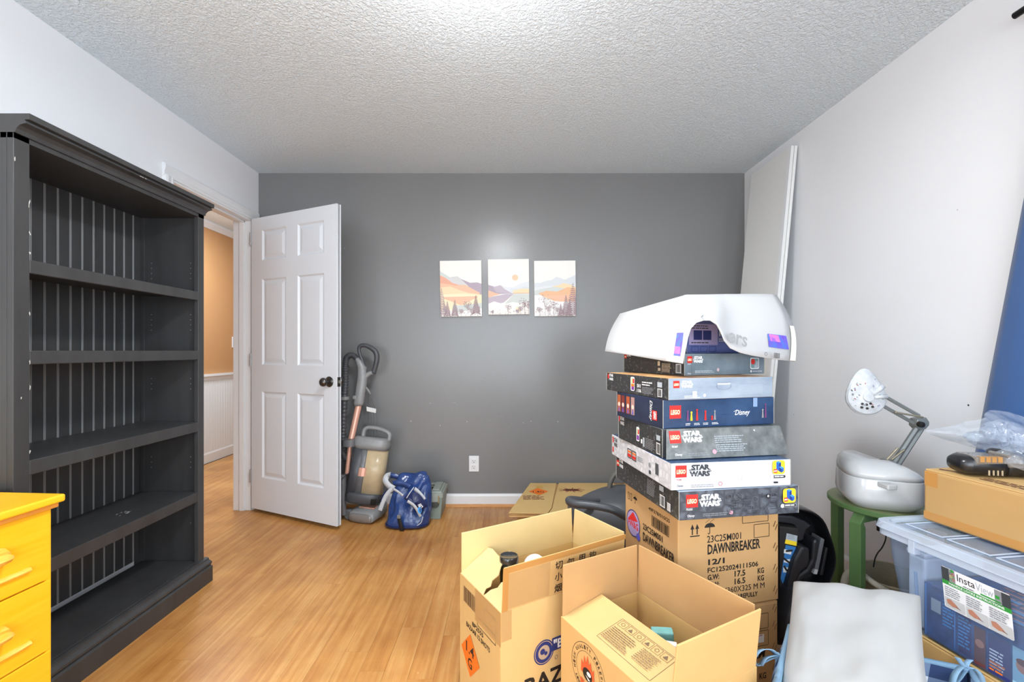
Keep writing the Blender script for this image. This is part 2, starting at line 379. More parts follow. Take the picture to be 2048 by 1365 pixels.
# door frame: jambs, stops and casing
b = MB()
b.box(XL - T - .004, XL + .003, dy1 - .018, dy1, 0, dz); b.box(XL - T - .004, XL + .003, dy0, dy0 + .018, 0, dz); b.box(XL - T - .004, XL + .003, dy0, dy1, dz - .018, dz)
b.box(XL - .075, XL - .04, dy1 - .03, dy1 - .018, 0, dz - .018); b.box(XL - .075, XL - .04, dy0 + .018, dy1 - .018, dz - .03, dz - .018)
struct(b.build('trim_4', M_TRIM, bevel=.002), 'white door jamb')
def casing(name, pts, sx):
    prof = [(0, 0), (0, .010), (.012, .014), (.020, .011), (.034, .017), (.052, .020), (.064, .016), (.070, 0)]
    b = MB(); b.prism(prof, *pts); return struct(b.build(name, M_TRIM), 'white moulded door casing')
casing('trim_5', (0, dz + .0, lambda u, v, t: (XL + v, dy1 - .006 + u, t)), 1)
casing('trim_6', (0, dz + .0, lambda u, v, t: (XL + v, dy0 + .006 - u, t)), 1)
casing('trim_7', (dy0 - .064, dy1 + .064, lambda u, v, t: (XL + v, t, dz - .006 + u)), 1)
# baseboards
def base(name, fn, a, c, lab):
    b = MB(); b.prism([(0, 0), (.013, 0), (.013, .072), (.008, .086), (0, .088)], a, c, fn); o = struct(b.build(name, M_TRIM), lab)
    b = MB(); b.prism([(.013, 0), (.028, 0), (.026, .008), (.018, .014), (.013, .015)], a, c, fn); b.build('shoe_moulding', M_SHOE, o)
base('baseboard_back', lambda u, v, t: (t, YB - u, v), XL, XR, 'white baseboard under the charcoal wall')
base('baseboard_right', lambda u, v, t: (XR - u, t, v), YN, YB - .03, 'white baseboard along the right wall')
base('baseboard_left', lambda u, v, t: (XL + u, t, v), YN, dy0 - .07, 'white baseboard along the left wall')

# outlet
ol = thing('wall_outlet', 'white duplex power outlet low on the charcoal wall', 'outlet', ((948 - 1020) * YB / F, YB, .307))
boxo('cover_plate', M_TRIM, (-.0365, .0365, -.006, 0, -.058, .058), ol, bevel=.003)
for dzz in (.021, -.021):
    q = boxo('socket', mat('socket_white', (228, 228, 228), .35), (-.017, .017, -.009, -.005, dzz - .015, dzz + .015), ol, bevel=.004)
    p = Print((0, -.0092, dzz), (1, 0, 0), (0, 0, 1)); p.rect(-.009, -.001, -.0065, .008, K); p.rect(.006, -.001, .0085, .007, K); p.disc(0, -.009, .003, K); p.build('slots', q)

# wall scuffs and nail holes on the charcoal wall
p = Print((0, YB, 0), (1, 0, 0), (0, 0, 1))
for px, py, s in ((822, 843, 3), (880, 852, 2), (909, 806, 2), (934, 844, 2.5), (905, 807, 1.5), (1062, 843, 2), (1116, 844, 2.2), (861, 807, 2), (964, 838, 1.2), (980, 841, 1.2), (689, 497, 2), (1046, 846, 1.5), (1003, 833, 1.4), (1018, 856, 1)):
    pt = P(px, py, YB); p.poly([(pt.x + s * .0018 * math.cos(a) * random.uniform(.4, 1.2), pt.z + s * .0018 * math.sin(a) * random.uniform(.5, 1.3)) for a in [k * 1.05 for k in range(6)]], ink('scuff', (175, 175, 175)))
o = p.build('paint_chip', bpy.data.objects['wall_back']); o['kind'] = 'stuff'
p = Print((XR, 0, 0), (0, -1, 0), (0, 0, 1))
for px, py, s in ((1937, 811, 2.6), (1588, 830, 1.6), (1915, 420, 1.2)):
    Yv = XR * F / (px - 1020); z = H - (py - 702) * Yv / F; p.disc(-Yv, z, .0014 * s, K, n=8)
p.build('nail_hole', bpy.data.objects['wall_right'])['kind'] = 'stuff'

# ------------------------------------------------------------------ ceiling light
M_LAMP = mat('lamp_glass', (255, 250, 240), .3, emit=7)
cl = thing('ceiling_light', 'white glass dome ceiling light at the top edge of the view', 'lamp', (-.10, 1.40, ZC))
b = MB(); b.lathe([(.02, 0), (.15, 0), (.16, -.008), (.16, -.022), (.15, -.028), (.02, -.028)], 40); b.build('rim', mat('lamp_rim', (225, 225, 225), .3, metal=.3), cl, smooth=True, autos=40)
b = MB(); b.lathe([(.150, -.026), (.148, -.045), (.13, -.07), (.095, -.092), (.05, -.104), (.001, -.107)], 40); b.build('glass_dome', M_LAMP, cl, smooth=True)

# ------------------------------------------------------------------ door
hx, hy = XL + .022, 3.205
ex, ey = -1.107, 2.87
dang = math.atan2(ey - hy, ex - hx); DW = .808; DH = 2.035
d1 = struct(bpy.data.objects.new('door_1', None), 'white six-panel door standing open against the charcoal wall'); C.objects.link(d1)
d1.location = (hx, hy, .028); d1.rotation_euler = (0, 0, dang)
t = .035
st, pn, md = .11, .239, .11
rows = [(.225, .825), (1.01, 1.605), (1.735, 1.945)]
b = MB(); b.box(0, DW, .011, t - .011, 0, DH); b.build('core', M_DOOR, d1)
b = MB()
for x0 in (0, st + pn, DW - st): b.box(x0, x0 + st, 0, t, 0, DH)
zz = [(0, rows[0][0]), (rows[0][1], rows[1][0]), (rows[1][1], rows[2][0]), (rows[2][1], DH)]
for x0 in (st, st * 2 + pn):
    for z0, z1 in zz: b.box(x0, x0 + pn, 0, t, z0, z1)
bmesh.ops.remove_doubles(b.bm, verts=b.bm.verts, dist=1e-5)
b.build('stiles_and_rails', M_DOOR, d1)
for x0 in (st, st * 2 + pn):
    for z0, z1 in rows:
        b = MB(); w_, h_ = pn, z1 - z0
        for sgn in (0, 1):
            yy = lambda dpt: dpt if sgn == 0 else t - dpt
            rings = []
            for ins, dpt in ((0, 0), (.010, .010), (.018, .0095), (.040, .0025), (.042, .002)):
                rings.append([(x0 + ins, yy(dpt), z0 + ins), (x0 + w_ - ins, yy(dpt), z0 + ins), (x0 + w_ - ins, yy(dpt), z1 - ins), (x0 + ins, yy(dpt), z1 - ins)])
            b.loops(rings, cap=False); b.face(rings[-1])
        b.build('door_panel', M_DOOR, d1)
M_KNOB = mat('dark_pewter', (88, 86, 84), .28, metal=.9, var=.1, vscale=30)
kb = bpy.data.objects.new('knob', None); C.objects.link(kb); kb.parent = d1; kb.location = (DW - .062, 0, .91)
for sg, nm in ((1, 'knob_front'), (-1, 'knob_rear')):
    Mx = Matrix.Translation((0, 0 if sg > 0 else t, 0)) @ Matrix.Rotation(R(90 * sg), 4, 'X')
    b = MB(); b.lathe([(.001, 0), (.033, 0), (.034, .004), (.026, .010), (.013, .014), (.011, .026), (.014, .032), (.025, .040), (.0285, .050), (.026, .060), (.016, .067), (.013, .065), (.001, .066)], 28, Mx)
    b.build(nm, M_KNOB, kb, smooth=True, autos=50)
boxo('latch_plate', M_KNOB, (DW - .0005, DW + .0015, .005, .030, .88, .94), d1)
boxo('latch_bolt', mat('brass_grey', (170, 165, 150), .3, metal=.8), (DW, DW + .009, .011, .024, .900, .920), d1, bevel=.003)
for z in (.18, 1.0, 1.85):
    b = MB(); b.lathe([(.001, 0), (.006, 0), (.006, .09), (.001, .09)], 12); b.build('hinge', mat('hinge_grey', (165, 165, 165), .4, metal=.6), d1, loc=(-.004, -.004, z), smooth=True, autos=40)

# ------------------------------------------------------------------ bookcase
M_BK = mat('bookcase_charcoal_paint', (59, 59, 60), .42, var=.16, vscale=14, stretch=(1, 1, .15), bump=.1, bscale=40)
M_BK2 = mat('bookcase_groove', (138, 138, 138), .5)
M_CH = ink('chipped_paint', (190, 188, 184))
bc = thing('bookcase', 'tall charcoal-painted wooden bookcase with five empty bays on the left wall', 'bookcase', (-1.50, 1.374, 0))
BW, BD, BH = .856, .335, 1.848
# local: x from -BD (wall) to 0 (front), y 0..BW
for y0 in (0, BW - .022):
    sp = boxo('side_panel', M_BK, (-.325, -.02, y0 + .004, y0 + .018, .0, 1.80), bc)
    for (xa, xb) in ((-.325, -.275), (-.040, -.0203)): boxo('side_stile', M_BK, (xa, xb, y0, y0 + .022, 0, 1.80), sp, bevel=.001)
for y0, wd in ((0, .047), (BW - .040, .040)):
    boxo('face_stile', M_BK, (-.020, .0, y0, y0 + wd, .0, 1.80), bc, bevel=.0015)
# beaded back boards
yy = .022; nb = 0; bw_ = .0515
while yy < BW - .03:
    b = MB(); y1 = min(yy + bw_ - .008, BW - .022); zb = .130
    last = yy + bw_ > BW - .03
    xb = -.292
    if last or yy + 2 * bw_ > BW - .03:
        b.prism([(yy, zb), (y1 - (.014 if last else 0), zb), (y1 - (.010 if last else 0), .45), (y1, 1.0), (y1, 1.80), (yy, 1.80)], xb - .006, xb, lambda u, v, tt: (tt, u, v))
    else: b.box(xb - .006, xb, yy, y1, zb, 1.80)
    bd = b.build('back_board', M_BK, bc, bevel=.001, seg=1)
    if not last:
        b = MB(); b.box(xb - .006, xb - .0032, y1, yy + bw_, zb, 1.80)
        b.tube([(xb - .0015, y1 + .0014, zb), (xb - .0015, y1 + .0014, 1.80)], .0013, 6)
        b.tube([(xb - .0015, y1 + .0066, zb), (xb - .0015, y1 + .0066, 1.80)], .0013, 6)
        b.build('bead', M_BK2, bd)['kind'] = 'stuff'
    yy += bw_
for i, (zt, th) in enumerate(((1.419, .042), (1.135, .043), (.792, .046), (.4535, .047))):
    sh = boxo('shelf', M_BK, (-.285, -.018 if i == 3 else -.005, .023, BW - .024, zt - .020, zt), bc, bevel=.001)
    boxo('shelf_lip', M_BK, (-.022 if i == 3 else -.018, -.004 if i == 3 else .001, .046 if i < 3 else .024, BW - .038 if i < 3 else BW - .026, zt - th, zt + .0005), sh, bevel=.003)
boxo('bottom_shelf', M_BK, (-.285, -.012, .023, BW - .024, .096, .116), bc, bevel=.001)
boxo('top_board', M_BK, (-.325, 0, 0, BW, 1.780, 1.800), bc)
b = MB(); prof = [(-.325, 1.800), (.006, 1.800), (.010, 1.812), (.020, 1.822), (.034, 1.826), (.040, 1.827), (.040, 1.833), (.036, 1.834), (.036, 1.837), (.050, 1.838), (.050, 1.856), (-.325, 1.856)]
b.prism(prof, -.001, BW + .001, lambda u, v, tt: (u, tt, v - .004)); cr = b.build('crown', M_BK, bc)
b = MB(); prof = [(-.30, 0), (.030, 0), (.030, .072), (.020, .078), (.026, .086), (.026, .094), (.012, .104), (.010, .112), (.0, .115), (-.30, .095)]
b.prism(prof, -.001, BW + .02, lambda u, v, tt: (u, tt, v)); b.build('plinth', M_BK, bc)
p = Print((-.004, BW - .0224, 0), (1, 0, 0), (0, 0, 1)); p.n = Vector((0, -1, 0))
for xx in (-.235, -.045):
    for zc in (1.56, 1.535, 1.51, 1.485, 1.31, 1.285, 1.26, 1.235, 1.0, .975, .95, .62, .595, .57, .30):
        p.disc(xx, zc, .0022, ink('peg_hole', (150, 150, 150)), n=8)
p.build('peg_holes', bc)['kind'] = 'stuff'
# wear on edges
p = Print((.0012, 0, 0), (0, 1, 0), (0, 0, 1))
for y0, z0 in ((.003, 1.715), (.045, 1.60), (.043, 1.585), (.046, 1.50), (.046, 1.44), (.0455, 1.25), (.046, 1.10), (.046, 1.02), (.02, .99), (.046, .82)):
    p.poly([(y0 + random.uniform(-.001, .001) + .0022 * math.cos(a) * random.uniform(.3, 1.4), z0 + .009 * math.sin(a) * random.uniform(.3, 1.2)) for a in [k * .9 for k in range(7)]], M_CH)
p.build('chipped_edge', bc)['kind'] = 'stuff'
p = Print((-.12, .53, .4536), (0, 1, 0), (-1, 0, 0))
for k in range(26):
    a = random.uniform(0, 6.28); r_ = random.uniform(.012, .03); cx, cy = r_ * 1.2 * math.cos(a), r_ * .7 * math.sin(a)
    p.poly([(cx + .004 * math.cos(q) * random.uniform(.3, 1.5), cy + .003 * math.sin(q) * random.uniform(.3, 1.5)) for q in (0, 1.3, 2.5, 3.8, 5)], M_CH)
p.build('paint_scuff', bc, 'pale scraped patch on the shelf')['kind'] = 'stuff'
p = Print((.0363, 0, 0), (0, 1, 0), (0, 0, 1)); p.o = Vector((.0405, 0, 0))
for yy_ in (.42, .43, .445): p.rect(yy_, 1.8235, yy_ + .008, 1.826, M_CH)
p.build('chip', cr)

# ------------------------------------------------------------------ dresser
M_PINE = mat('orange_pine', (250, 194, 40), .38, col2=(248, 184, 24), vscale=5, stretch=(2, .6, 12), bump=.06, bscale=30)
M_PINE2 = mat('worn_pine', (252, 212, 110), .42, col2=(246, 180, 40), vscale=18, stretch=(2, 1, 6))
dr = thing('dresser', 'yellow-orange pine chest of drawers in the lower left corner', 'dresser', (-1.309, 1.298, 0), R(-4))
b = MB(); b.box(-.455, .022, -.88, .022, .700, .722); b.build('top', M_PINE, dr, bevel=.006, seg=3)
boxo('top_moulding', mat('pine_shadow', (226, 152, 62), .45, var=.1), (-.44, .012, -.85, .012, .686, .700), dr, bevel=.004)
b = MB(); b.box(-.45, -.001, -.012, 0, .02, .686); b.box(-.45, -.001, -.86, -.848, .02, .686); b.box(-.45, -.44, -.86, 0, .02, .686); b.box(-.44, -.03, -.85, -.01, .02, .05)
b.build('carcass', M_PINE, dr)
boxo('plinth', M_PINE, (-.44, -.012, -.855, -.005, 0, .085), dr)
for z0, z1 in ((.487, .684), (.286, .483), (.085, .282)):
    dwr = boxo('drawer', M_PINE, (-.42, 0, -.846, -.001, z0, z1), dr, bevel=.0025)
    b = MB(); zc = z0 + .05
    prof = [(0, zc - .007), (.007, zc - .005), (.010, zc), (.006, zc + .006), (0, zc + .008)]
    b.prism(prof, -.79, -.055, lambda u, v, tt: (u, tt, v)); b.build('lip_moulding', M_PINE2, dwr, smooth=False, bevel=.001)
    for yc in (-.175, -.67):
        b = MB(); zc = (z0 + z1) / 2 + .012
        prof = [(.0, zc - .024), (.012, zc - .020), (.030, zc - .010), (.036, zc), (.034, zc + .008), (.022, zc + .014), (.024, zc + .022), (.012, zc + .030), (0, zc + .030)]
        for s0 in (0, 1):
            pass
        rings = []
        for k, (yy_, sc_) in enumerate(((-.062, .55), (-.055, .85), (-.04, .95), (0, 1.0), (.04, .95), (.055, .85), (.062, .55))):
            rings.append([(u * (.6 + .4 * sc_), yc + yy_, zc + (v - zc) * sc_) for u, v in prof])
        b.loops(rings); b.build('pull', M_PINE2, dwr, smooth=True, autos=35)

# ------------------------------------------------------------------ canvases
def blend(c, a=.45): return tuple(int(x * (1 - a) + 245 * a) for x in c)
cv = {k: mat('canvas_' + k, tuple(int(q * .74 + w_ * .26) for q, w_ in zip(c, (236, 233, 228))), .75) for k, c in dict(paper=(240, 236, 230), sage=(198, 204, 200), grey=(203, 200, 200), peach=(236, 176, 140), coral=(228, 150, 118), sand=(240, 208, 160), cream=(246, 224, 180),
      plum=(160, 142, 160), plum2=(178, 164, 180), mist=(216, 220, 224), mist2=(206, 212, 218), orange=(232, 172, 120), sun=(246, 190, 150), tree=(140, 112, 120), tree2=(168, 146, 154), white=(242, 240, 238), rust=(210, 120, 80)).items()}
def canvas(px0, py0, px1, py1, label, tilt, layers, trees):
    Yc = YB - .02
    a = P(px0, py1, Yc); c = P(px1, py0, Yc); w_, h_ = c.x - a.x, c.z - a.z
    o = thing('canvas_print', label, 'picture', (a.x, YB, a.z), 0, 'three landscape canvases on the charcoal wall'); o.rotation_euler = (0, R(tilt), 0)
    boxo('canvas', cv['paper'], (0, w_, -.02, 0, 0, h_), o, bevel=.0015)
    p = Print((0, -.02, 0), (1, 0, 0), (0, 0, 1))
    for m, pts in layers: p.poly([(x * w_, y * h_) for x, y in pts], cv[m])
    rg = random.Random(px0)
    for kind, tx, ty, s in trees:
        tx *= w_; ty *= h_; s *= h_; m = cv['tree'] if s > .2 * h_ else cv['tree2']
        if kind == 'pine':
            p.line(tx, ty, tx, ty + s, .0018, m)
            for k in range(16):
                z = ty + s * (k + 1) / 17; l = s * .30 * (1 - k / 17) + .002
                for sg in (-1, 1):
                    p.poly([(tx, z + .004), (tx, z), (tx + sg * l * rg.uniform(.7, 1), z - l * .35), (tx + sg * l * .5, z + .001)], m)
        else:
            p.line(tx, ty, tx, ty + s * .7, .002, m)
            for k in range(46):
                a_ = rg.uniform(0, 6.28); r_ = s * .32 * rg.uniform(.15, 1); cx, cy = tx + r_ * math.cos(a_), ty + s * .68 + r_ * .8 * math.sin(a_)
                q = .0025 * rg.uniform(.6, 1.7)
                p.poly([(cx - q, cy), (cx, cy - q * rg.uniform(.4, 1)), (cx + q * 1.3, cy + q * .3), (cx, cy + q)], m)
                if k % 5 == 0: p.line(tx, ty + s * .35, cx, cy, .0007, m)
    for k in range(70):
        x_ = rg.uniform(.02, .98) * w_; y_ = rg.uniform(.005, .09) * h_; q = .003 * rg.uniform(.5, 1.4)
        if trees: p.poly([(x_ - q, y_), (x_, y_ - q * .7 if y_ > q else y_), (x_ + q, y_ + q * .4), (x_ + q * .3, y_ + q)], cv['tree'] if rg.random() < .6 else cv['white'])
    # keep the painting inside the canvas edges
    for v in p.b.bm.verts: v.co.x = min(max(v.co.x, .0005), w_ - .0005); v.co.z = min(max(v.co.z, .0005), h_ - .0005)
    p.build('painting', o)
canvas(881, 522, 964, 634, 'left canvas, orange hills sloping down to a pale lake', -.8, [
    ('sage', [(0, .82), (.1, .77), (.25, .70), (.25, .3), (0, .3)]), ('grey', [(.2, .68), (.28, .71), (.42, .72), (.55, .65), (.75, .58), (.95, .55), (.95, .36), (.2, .4)]),
    ('plum', [(.5, .67), (.6, .64), (.72, .60), (.9, .605), (1, .58), (1, .36), (.8, .42), (.66, .56)]),
    ('coral', [(0, .74), (.12, .70), (.3, .60), (.45, .565), (.6, .56), (.8, .48), (.8, .36), (0, .36)]), ('peach', [(0, .60), (.2, .58), (.36, .555), (.6, .565), (.76, .50), (.95, .42), (.95, .34), (0, .36)]),
    ('sand', [(0, .52), (.25, .54), (.5, .46), (.7, .42), (1, .385), (1, .34), (0, .34)]), ('cream', [(0, .40), (.6, .41), (1, .375), (1, .12), (0, .12)]),
    ('peach', [(.06, .33), (.3, .26), (.5, .20), (.9, .34), (.9, .36), (.06, .35)]), ('sage', [(.3, .20), (.5, .2), (1, .24), (1, .12), (.3, .08)]), ('white', [(0, 0), (1, 0), (1, .14), (.7, .12), (.5, .05), (0, .06)])],
    [('pine', .03, 0, .52), ('pine', .17, 0, .28), ('pine', .35, 0, .30), ('bush', .66, .04, .26), ('pine', .86, .04, .34), ('bush', .10, 0, .2), ('bush', .9, .0, .2), ('bush', .5, .0, .14), ('bush', .75, .0, .17)])
canvas(977, 519, 1059, 630, 'middle canvas, round pink sun over a purple ridge mirrored in water', -.7, [
    ('mist', [(.3, .54), (.42, .50), (.6, .49), (.8, .56), (1, .60), (1, .36), (.3, .36)]), ('mist2', [(.55, .46), (.75, .47), (.9, .50), (1, .48), (1, .36), (.55, .36)]), ('sand', [(.6, .43), (.8, .46), (1, .46), (1, .375), (.6, .375)]),
    ('plum', [(0, .54), (.15, .505), (.3, .52), (.38, .45), (.6, .375), (0, .375)]), ('plum2', [(.12, .50), (.3, .53), (.4, .46), (.62, .365), (.2, .40)]), ('peach', [(0, .44), (.18, .39), (.3, .37), (.1, .33), (0, .31)]),
    ('rust', [(.6, .378), (1, .378), (1, .384), (.6, .386)]), ('plum2', [(0, .31), (.2, .34), (.45, .37), (.62, .365), (.38, .22), (.3, .205), (.14, .24), (0, .20)]),
    ('sage', [(.62, .365), (1, .36), (1, .23), (.8, .20), (.6, .225), (.4, .19)]), ('cream', [(.68, .13), (.66, .05), (.8, .05), (.76, .12)]),
    ('sun', [(.66 + .075 * math.cos(k * .3927), .665 + .055 * math.sin(k * .3927)) for k in range(16)])],
    [('bush', .48, 0, .2), ('bush', .88, 0, .32), ('bush', .98, 0, .26), ('bush', .78, 0, .16), ('bush', .1, 0, .08), ('bush', .70, 0, .1)])
canvas(1069, 522, 1152, 633, 'right canvas, pale blue mountains above tall brown-purple trees', -.5, [
    ('mist2', [(0, .60), (.15, .60), (.3, .64), (.42, .65), (.54, .71), (.74, .655), (1, .74), (1, .4), (0, .4)]), ('mist', [(0, .52), (.3, .54), (.55, .55), (.8, .55), (1, .58), (1, .4), (0, .4)]),
    ('sand', [(.45, .54), (.6, .56), (.7, .595), (.9, .56), (1, .52), (1, .42), (.45, .42)]), ('sage', [(0, .46), (.25, .50), (.5, .53), (.7, .50), (1, .50), (1, .38), (0, .38)]),
    ('orange', [(.1, .41), (.3, .46), (.55, .44), (.8, .52), (1, .50), (1, .30), (.5, .27), (.2, .36)]), ('peach', [(.2, .38), (.5, .37), (1, .40), (1, .26), (.6, .26)]), ('white', [(0, .37), (.15, .36), (.3, .28), (.6, .26), (1, .26), (1, 0), (0, 0)])],
    [('bush', .26, .02, .40), ('bush', .46, .02, .30), ('pine', .93, 0, .60), ('pine', .76, 0, .38), ('pine', .84, 0, .3), ('bush', .33, 0, .2), ('bush', .12, 0, .18), ('pine', .63, 0, .22), ('bush', .55, 0, .18)])

# ------------------------------------------------------------------ leaning white panel in the far right corner
lp = thing('leaning_panel', 'tall narrow white panel leaning against the right wall in the corner', 'board', (1.462, 0, .008))
lp.rotation_euler = (0, math.atan2(.216, 2.365), 0)
boxo('panel_face', mat('panel_white', (228, 228, 226), .4), (0, .016, 2.708, 3.160, 0, 2.36), lp, bevel=.001)
boxo('panel_back', mat('panel_white', (228, 228, 226), .4), (.018, .034, 2.705, 3.160, 0, 2.36), lp, bevel=.001)
boxo('edge_strip', M_TRIM, (-.003, .0, 2.706, 2.738, 0, 2.36), lp)

# ------------------------------------------------------------------ curtain
M_CUR = mat('curtain_blue', (50, 88, 142), .8, var=.06, vscale=4, bump=.12, bscale=240, sheen=.3)
ct = thing('curtain', 'plain blue curtain hanging at the right edge of the view', 'curtain', (0, 0, 0))
b = MB(); rows_ = []
for i in range(25):
    z = .12 + (2.22 - .12) * i / 24; ye = 1.476 + (1.625 - z) * .18
    r_ = []
    for j in range(49):
        t_ = j / 48; y_ = ye + (.45 - ye) * t_
        r_.append((XR - .052 - .024 * math.sin(t_ * 26 + .5) * min(1, t_ * 5) - .012 * math.sin(t_ * 11 + z) * min(1, t_ * 4), y_, z))
    rows_.append(r_)
b.loops(rows_, cap=False, closed=False); b.build('drape', M_CUR, ct, smooth=True, solid=.0025)
b = MB(); b.tube([(XR - .055, -.35, 2.24), (XR - .055, 1.5, 2.24)], .011, 14); rod = b.build('curtain_rod', mat('rod_black', (40, 40, 42), .35, metal=.7), ct, smooth=True, autos=40)
for y_ in (-.3, .6, 1.44): boxo('rod_bracket', mat('rod_black', (40, 40, 42), .35, metal=.7), (XR - .06, XR, y_ - .008, y_ + .008, 2.215, 2.232), ct)

# ------------------------------------------------------------------ cardboard
def cardboard(name, c, v=.06, deep=.12):
    return mat(name, c, .72, var=v, vscale=3.5, bump=deep, bscale=55, bdist=.0015, spec=.3)
CB1 = cardboard('cardboard_warm', (216, 180, 120)); CB2 = cardboard('cardboard_tan', (212, 172, 112)); CB3 = cardboard('cardboard_inside', (220, 192, 136))
CB4 = cardboard('cardboard_brown', (196, 154, 104)); CBE = cardboard('cardboard_edge', (190, 146, 90), .2)
TAPE = mat('clear_tape', (214, 180, 128), .16, alpha=(.55, (250, 235, 205)))
TAPEB = mat('brown_tape', (206, 150, 84), .2, alpha=(.8, (240, 210, 160)))
th = .005
def flap(parent, side, w_, d_, h, ln, ang, m, name='flap', cut=.004, lab=None, mesh=None):
    """side: front/back/left/right; ang 0 = straight up, negative folds inward, positive outward"""
    b = MB(); L_ = w_ if side in ('front', 'back') else d_
    if mesh: mesh(b, L_)
    else:
        b.hull8([(cut, 0, 0), (L_ - cut, 0, 0), (L_ - cut, th, 0), (cut, th, 0), (cut * 1.6, 0, ln), (L_ - cut * 1.6, 0, ln), (L_ - cut * 1.6, th, ln), (cut * 1.6, th, ln)])
    o = b.build(name, m, parent, bevel=.0012, seg=1)
    a = R(ang)
    if side == 'front': o.location = (0, 0, h); o.rotation_euler = Matrix.Rotation(a, 3, 'X').to_euler()
    if side == 'back': o.location = (w_, d_, h); o.rotation_euler = (Matrix.Rotation(math.pi, 3, 'Z') @ Matrix.Rotation(a, 3, 'X')).to_euler()
    if side == 'left': o.location = (0, d_, h); o.rotation_euler = (Matrix.Rotation(-math.pi / 2, 3, 'Z') @ Matrix.Rotation(a, 3, 'X')).to_euler()
    if side == 'right': o.location = (w_, 0, h); o.rotation_euler = (Matrix.Rotation(math.pi / 2, 3, 'Z') @ Matrix.Rotation(a, 3, 'X')).to_euler()
    if lab: o['label'] = lab
    return o
def carton(name, label, loc, rz, w_, d_, h, m, mi, closed=True):
    o = thing(name, label, 'box', loc, R(rz))
    b = MB()
    if closed:
        b.box(0, w_, 0, d_, 0, h); b.build('carton_body', m, o, bevel=.004, seg=2)
        b = MB(); b.box(0.001, w_ - .001, 0.001, d_ / 2 - .001, h - .001, h + .003); b.build('flap', m, o); b = MB(); b.box(.001, w_ - .001, d_ / 2 + .001, d_ - .001, h - .001, h + .003); b.build('flap', m, o)
    else:
        b.box(0, w_, 0, th, 0, h); b.box(0, w_, d_ - th, d_, 0, h); b.box(0, th, th, d_ - th, 0, h); b.box(w_ - th, w_, th, d_ - th, 0, h); b.box(th, w_ - th, th, d_ - th, 0, th)
        b.build('carton_body', m, o, bevel=.001, seg=1)
    return o
def arrows_up(p, x, y, s, m):
    for dx in (0, .45): p.line(x + dx * s + .1 * s, y, x + dx * s + .1 * s, y + .5 * s, .11 * s, m); p.poly([(x + dx * s - .08 * s, y + .45 * s), (x + dx * s + .28 * s, y + .45 * s), (x + dx * s + .1 * s, y + .85 * s)], m)
    p.line(x - .12 * s, y - .12 * s, x + .78 * s, y - .12 * s, .09 * s, m)
def umbrella(p, x, y, s, m):
    p.poly([(x - .45 * s, y + .42 * s)] + [(x + .45 * s * math.cos(R(a)), y + .42 * s + .33 * s * math.sin(R(a))) for a in range(180, -1, -20)][1:], m)
    p.line(x, y, x, y + .45 * s, .06 * s, m)
    p.line(x, y, x - .1 * s, y - .07 * s, .06 * s, m); p.line(x - .1 * s, y - .07 * s, x - .17 * s, y + .02 * s, .05 * s, m)
    for k in range(6): p.line(x - .3 * s + k * .13 * s, y + .85 * s + (k % 3) * .08 * s, x - .36 * s + k * .13 * s, y + .78 * s + (k % 3) * .08 * s, .035 * s, m)
def staples(p, x, ys, m):
    for y_ in ys:
        for q in (0, .012): p.line(x - q * .6, y_ + q * .9, x + .008 - q * .6, y_ + .018 + q * .9, .002, m)
FROMS = -1

# flattened boxes on the floor by the back wall
fs = thing('flattened_carton_stack', 'stack of flattened brown cartons lying on the floor by the back wall', 'boxes', (0, 0, 0))
rg = random.Random(3); z = .0
def sheared(x0, y0, w_, d_, zz0, t__, m, nm, par):
    b = MB(); k = .15 / .58
    b.prism([(x0, y0), (x0 + w_, y0), (x0 + w_, y0 + d_), (x0 + k * d_, y0 + d_)], zz0, zz0 + t__, lambda u, v, t: (u, v, t)); return b.build(nm, m, par, bevel=.001)
for k in range(9):
    x0 = .03 + rg.uniform(-.01, .02) + (8 - k) * .002; y0 = 2.715 + rg.uniform(-.01, .02) + (8 - k) * .003
    if k == 8: x0, y0 = -.006, 2.675
    if k == 0: x0, y0 = -.05, 2.60
    dd = 3.285 - y0
    o_ = sheared(x0, y0, .82, dd, z, .0078, (CB2, CB1)[k % 2], 'flat_carton', fs); sheared(x0 + .006, y0 + rg.uniform(0, .006), .81, dd - .01, z + .0095, .0078, (CB4, CB2)[k % 2], 'carton_layer', o_); z += .0195
top = z
b = MB(); b.prism([(-.008, 2.680), (.22, 2.668), (.252, 2.76), (.335, 3.275), (.147, 3.280)], top, top + .006, lambda u, v, t: (u, v, t)); tf = b.build('carton_flap', CB1, fs, bevel=.001)
b = MB(); b.prism([(.226, 2.668), (.87, 2.70), (.87, 3.275), (.352, 3.280), (.290, 2.95), (.258, 2.76)], top, top + .0065, lambda u, v, t: (u, v, t)); tf2 = b.build('carton_flap', CB1, fs, bevel=.001)
p = Print((0, 0, top + .0062), (1, 0, 0), (0, 1, 0))
def onp(px, py, zt): Y = (H - zt) * F / (py - 702); return ((px - 1020) * Y / F, Y)
zt = top + .006
p.poly([onp(1057, 984, zt), onp(1079, 991, zt), onp(1097, 984, zt), onp(1076, 977, zt)], OR)
ax, ay = onp(1066, 986, zt); p.text('1.4G', ax, ay, .035, K, w=.075, bold=.01)
ax, ay = onp(1046, 998, zt); p.tiny(ax, ay + .05, .145, 4, .022, BR, seed=4)
ax, ay = onp(1072, 977, zt); p.rect(ax, ay, ax + .05, ay + .06, mat('label_tan', (212, 170, 90), .6))
p.build('printing', fs)
p = Print((0, 0, top + .0067), (1, 0, 0), (0, 1, 0))
cx, cy = onp(1143, 981, zt)
for k in range(18):
    a = k * 2 * math.pi / 18; r_ = .055 if k % 2 else .09
    p.line(cx, cy, cx + r_ * math.cos(a), cy + r_ * .55 * math.sin(a), .008, ink('maroon', (140, 60, 50)))
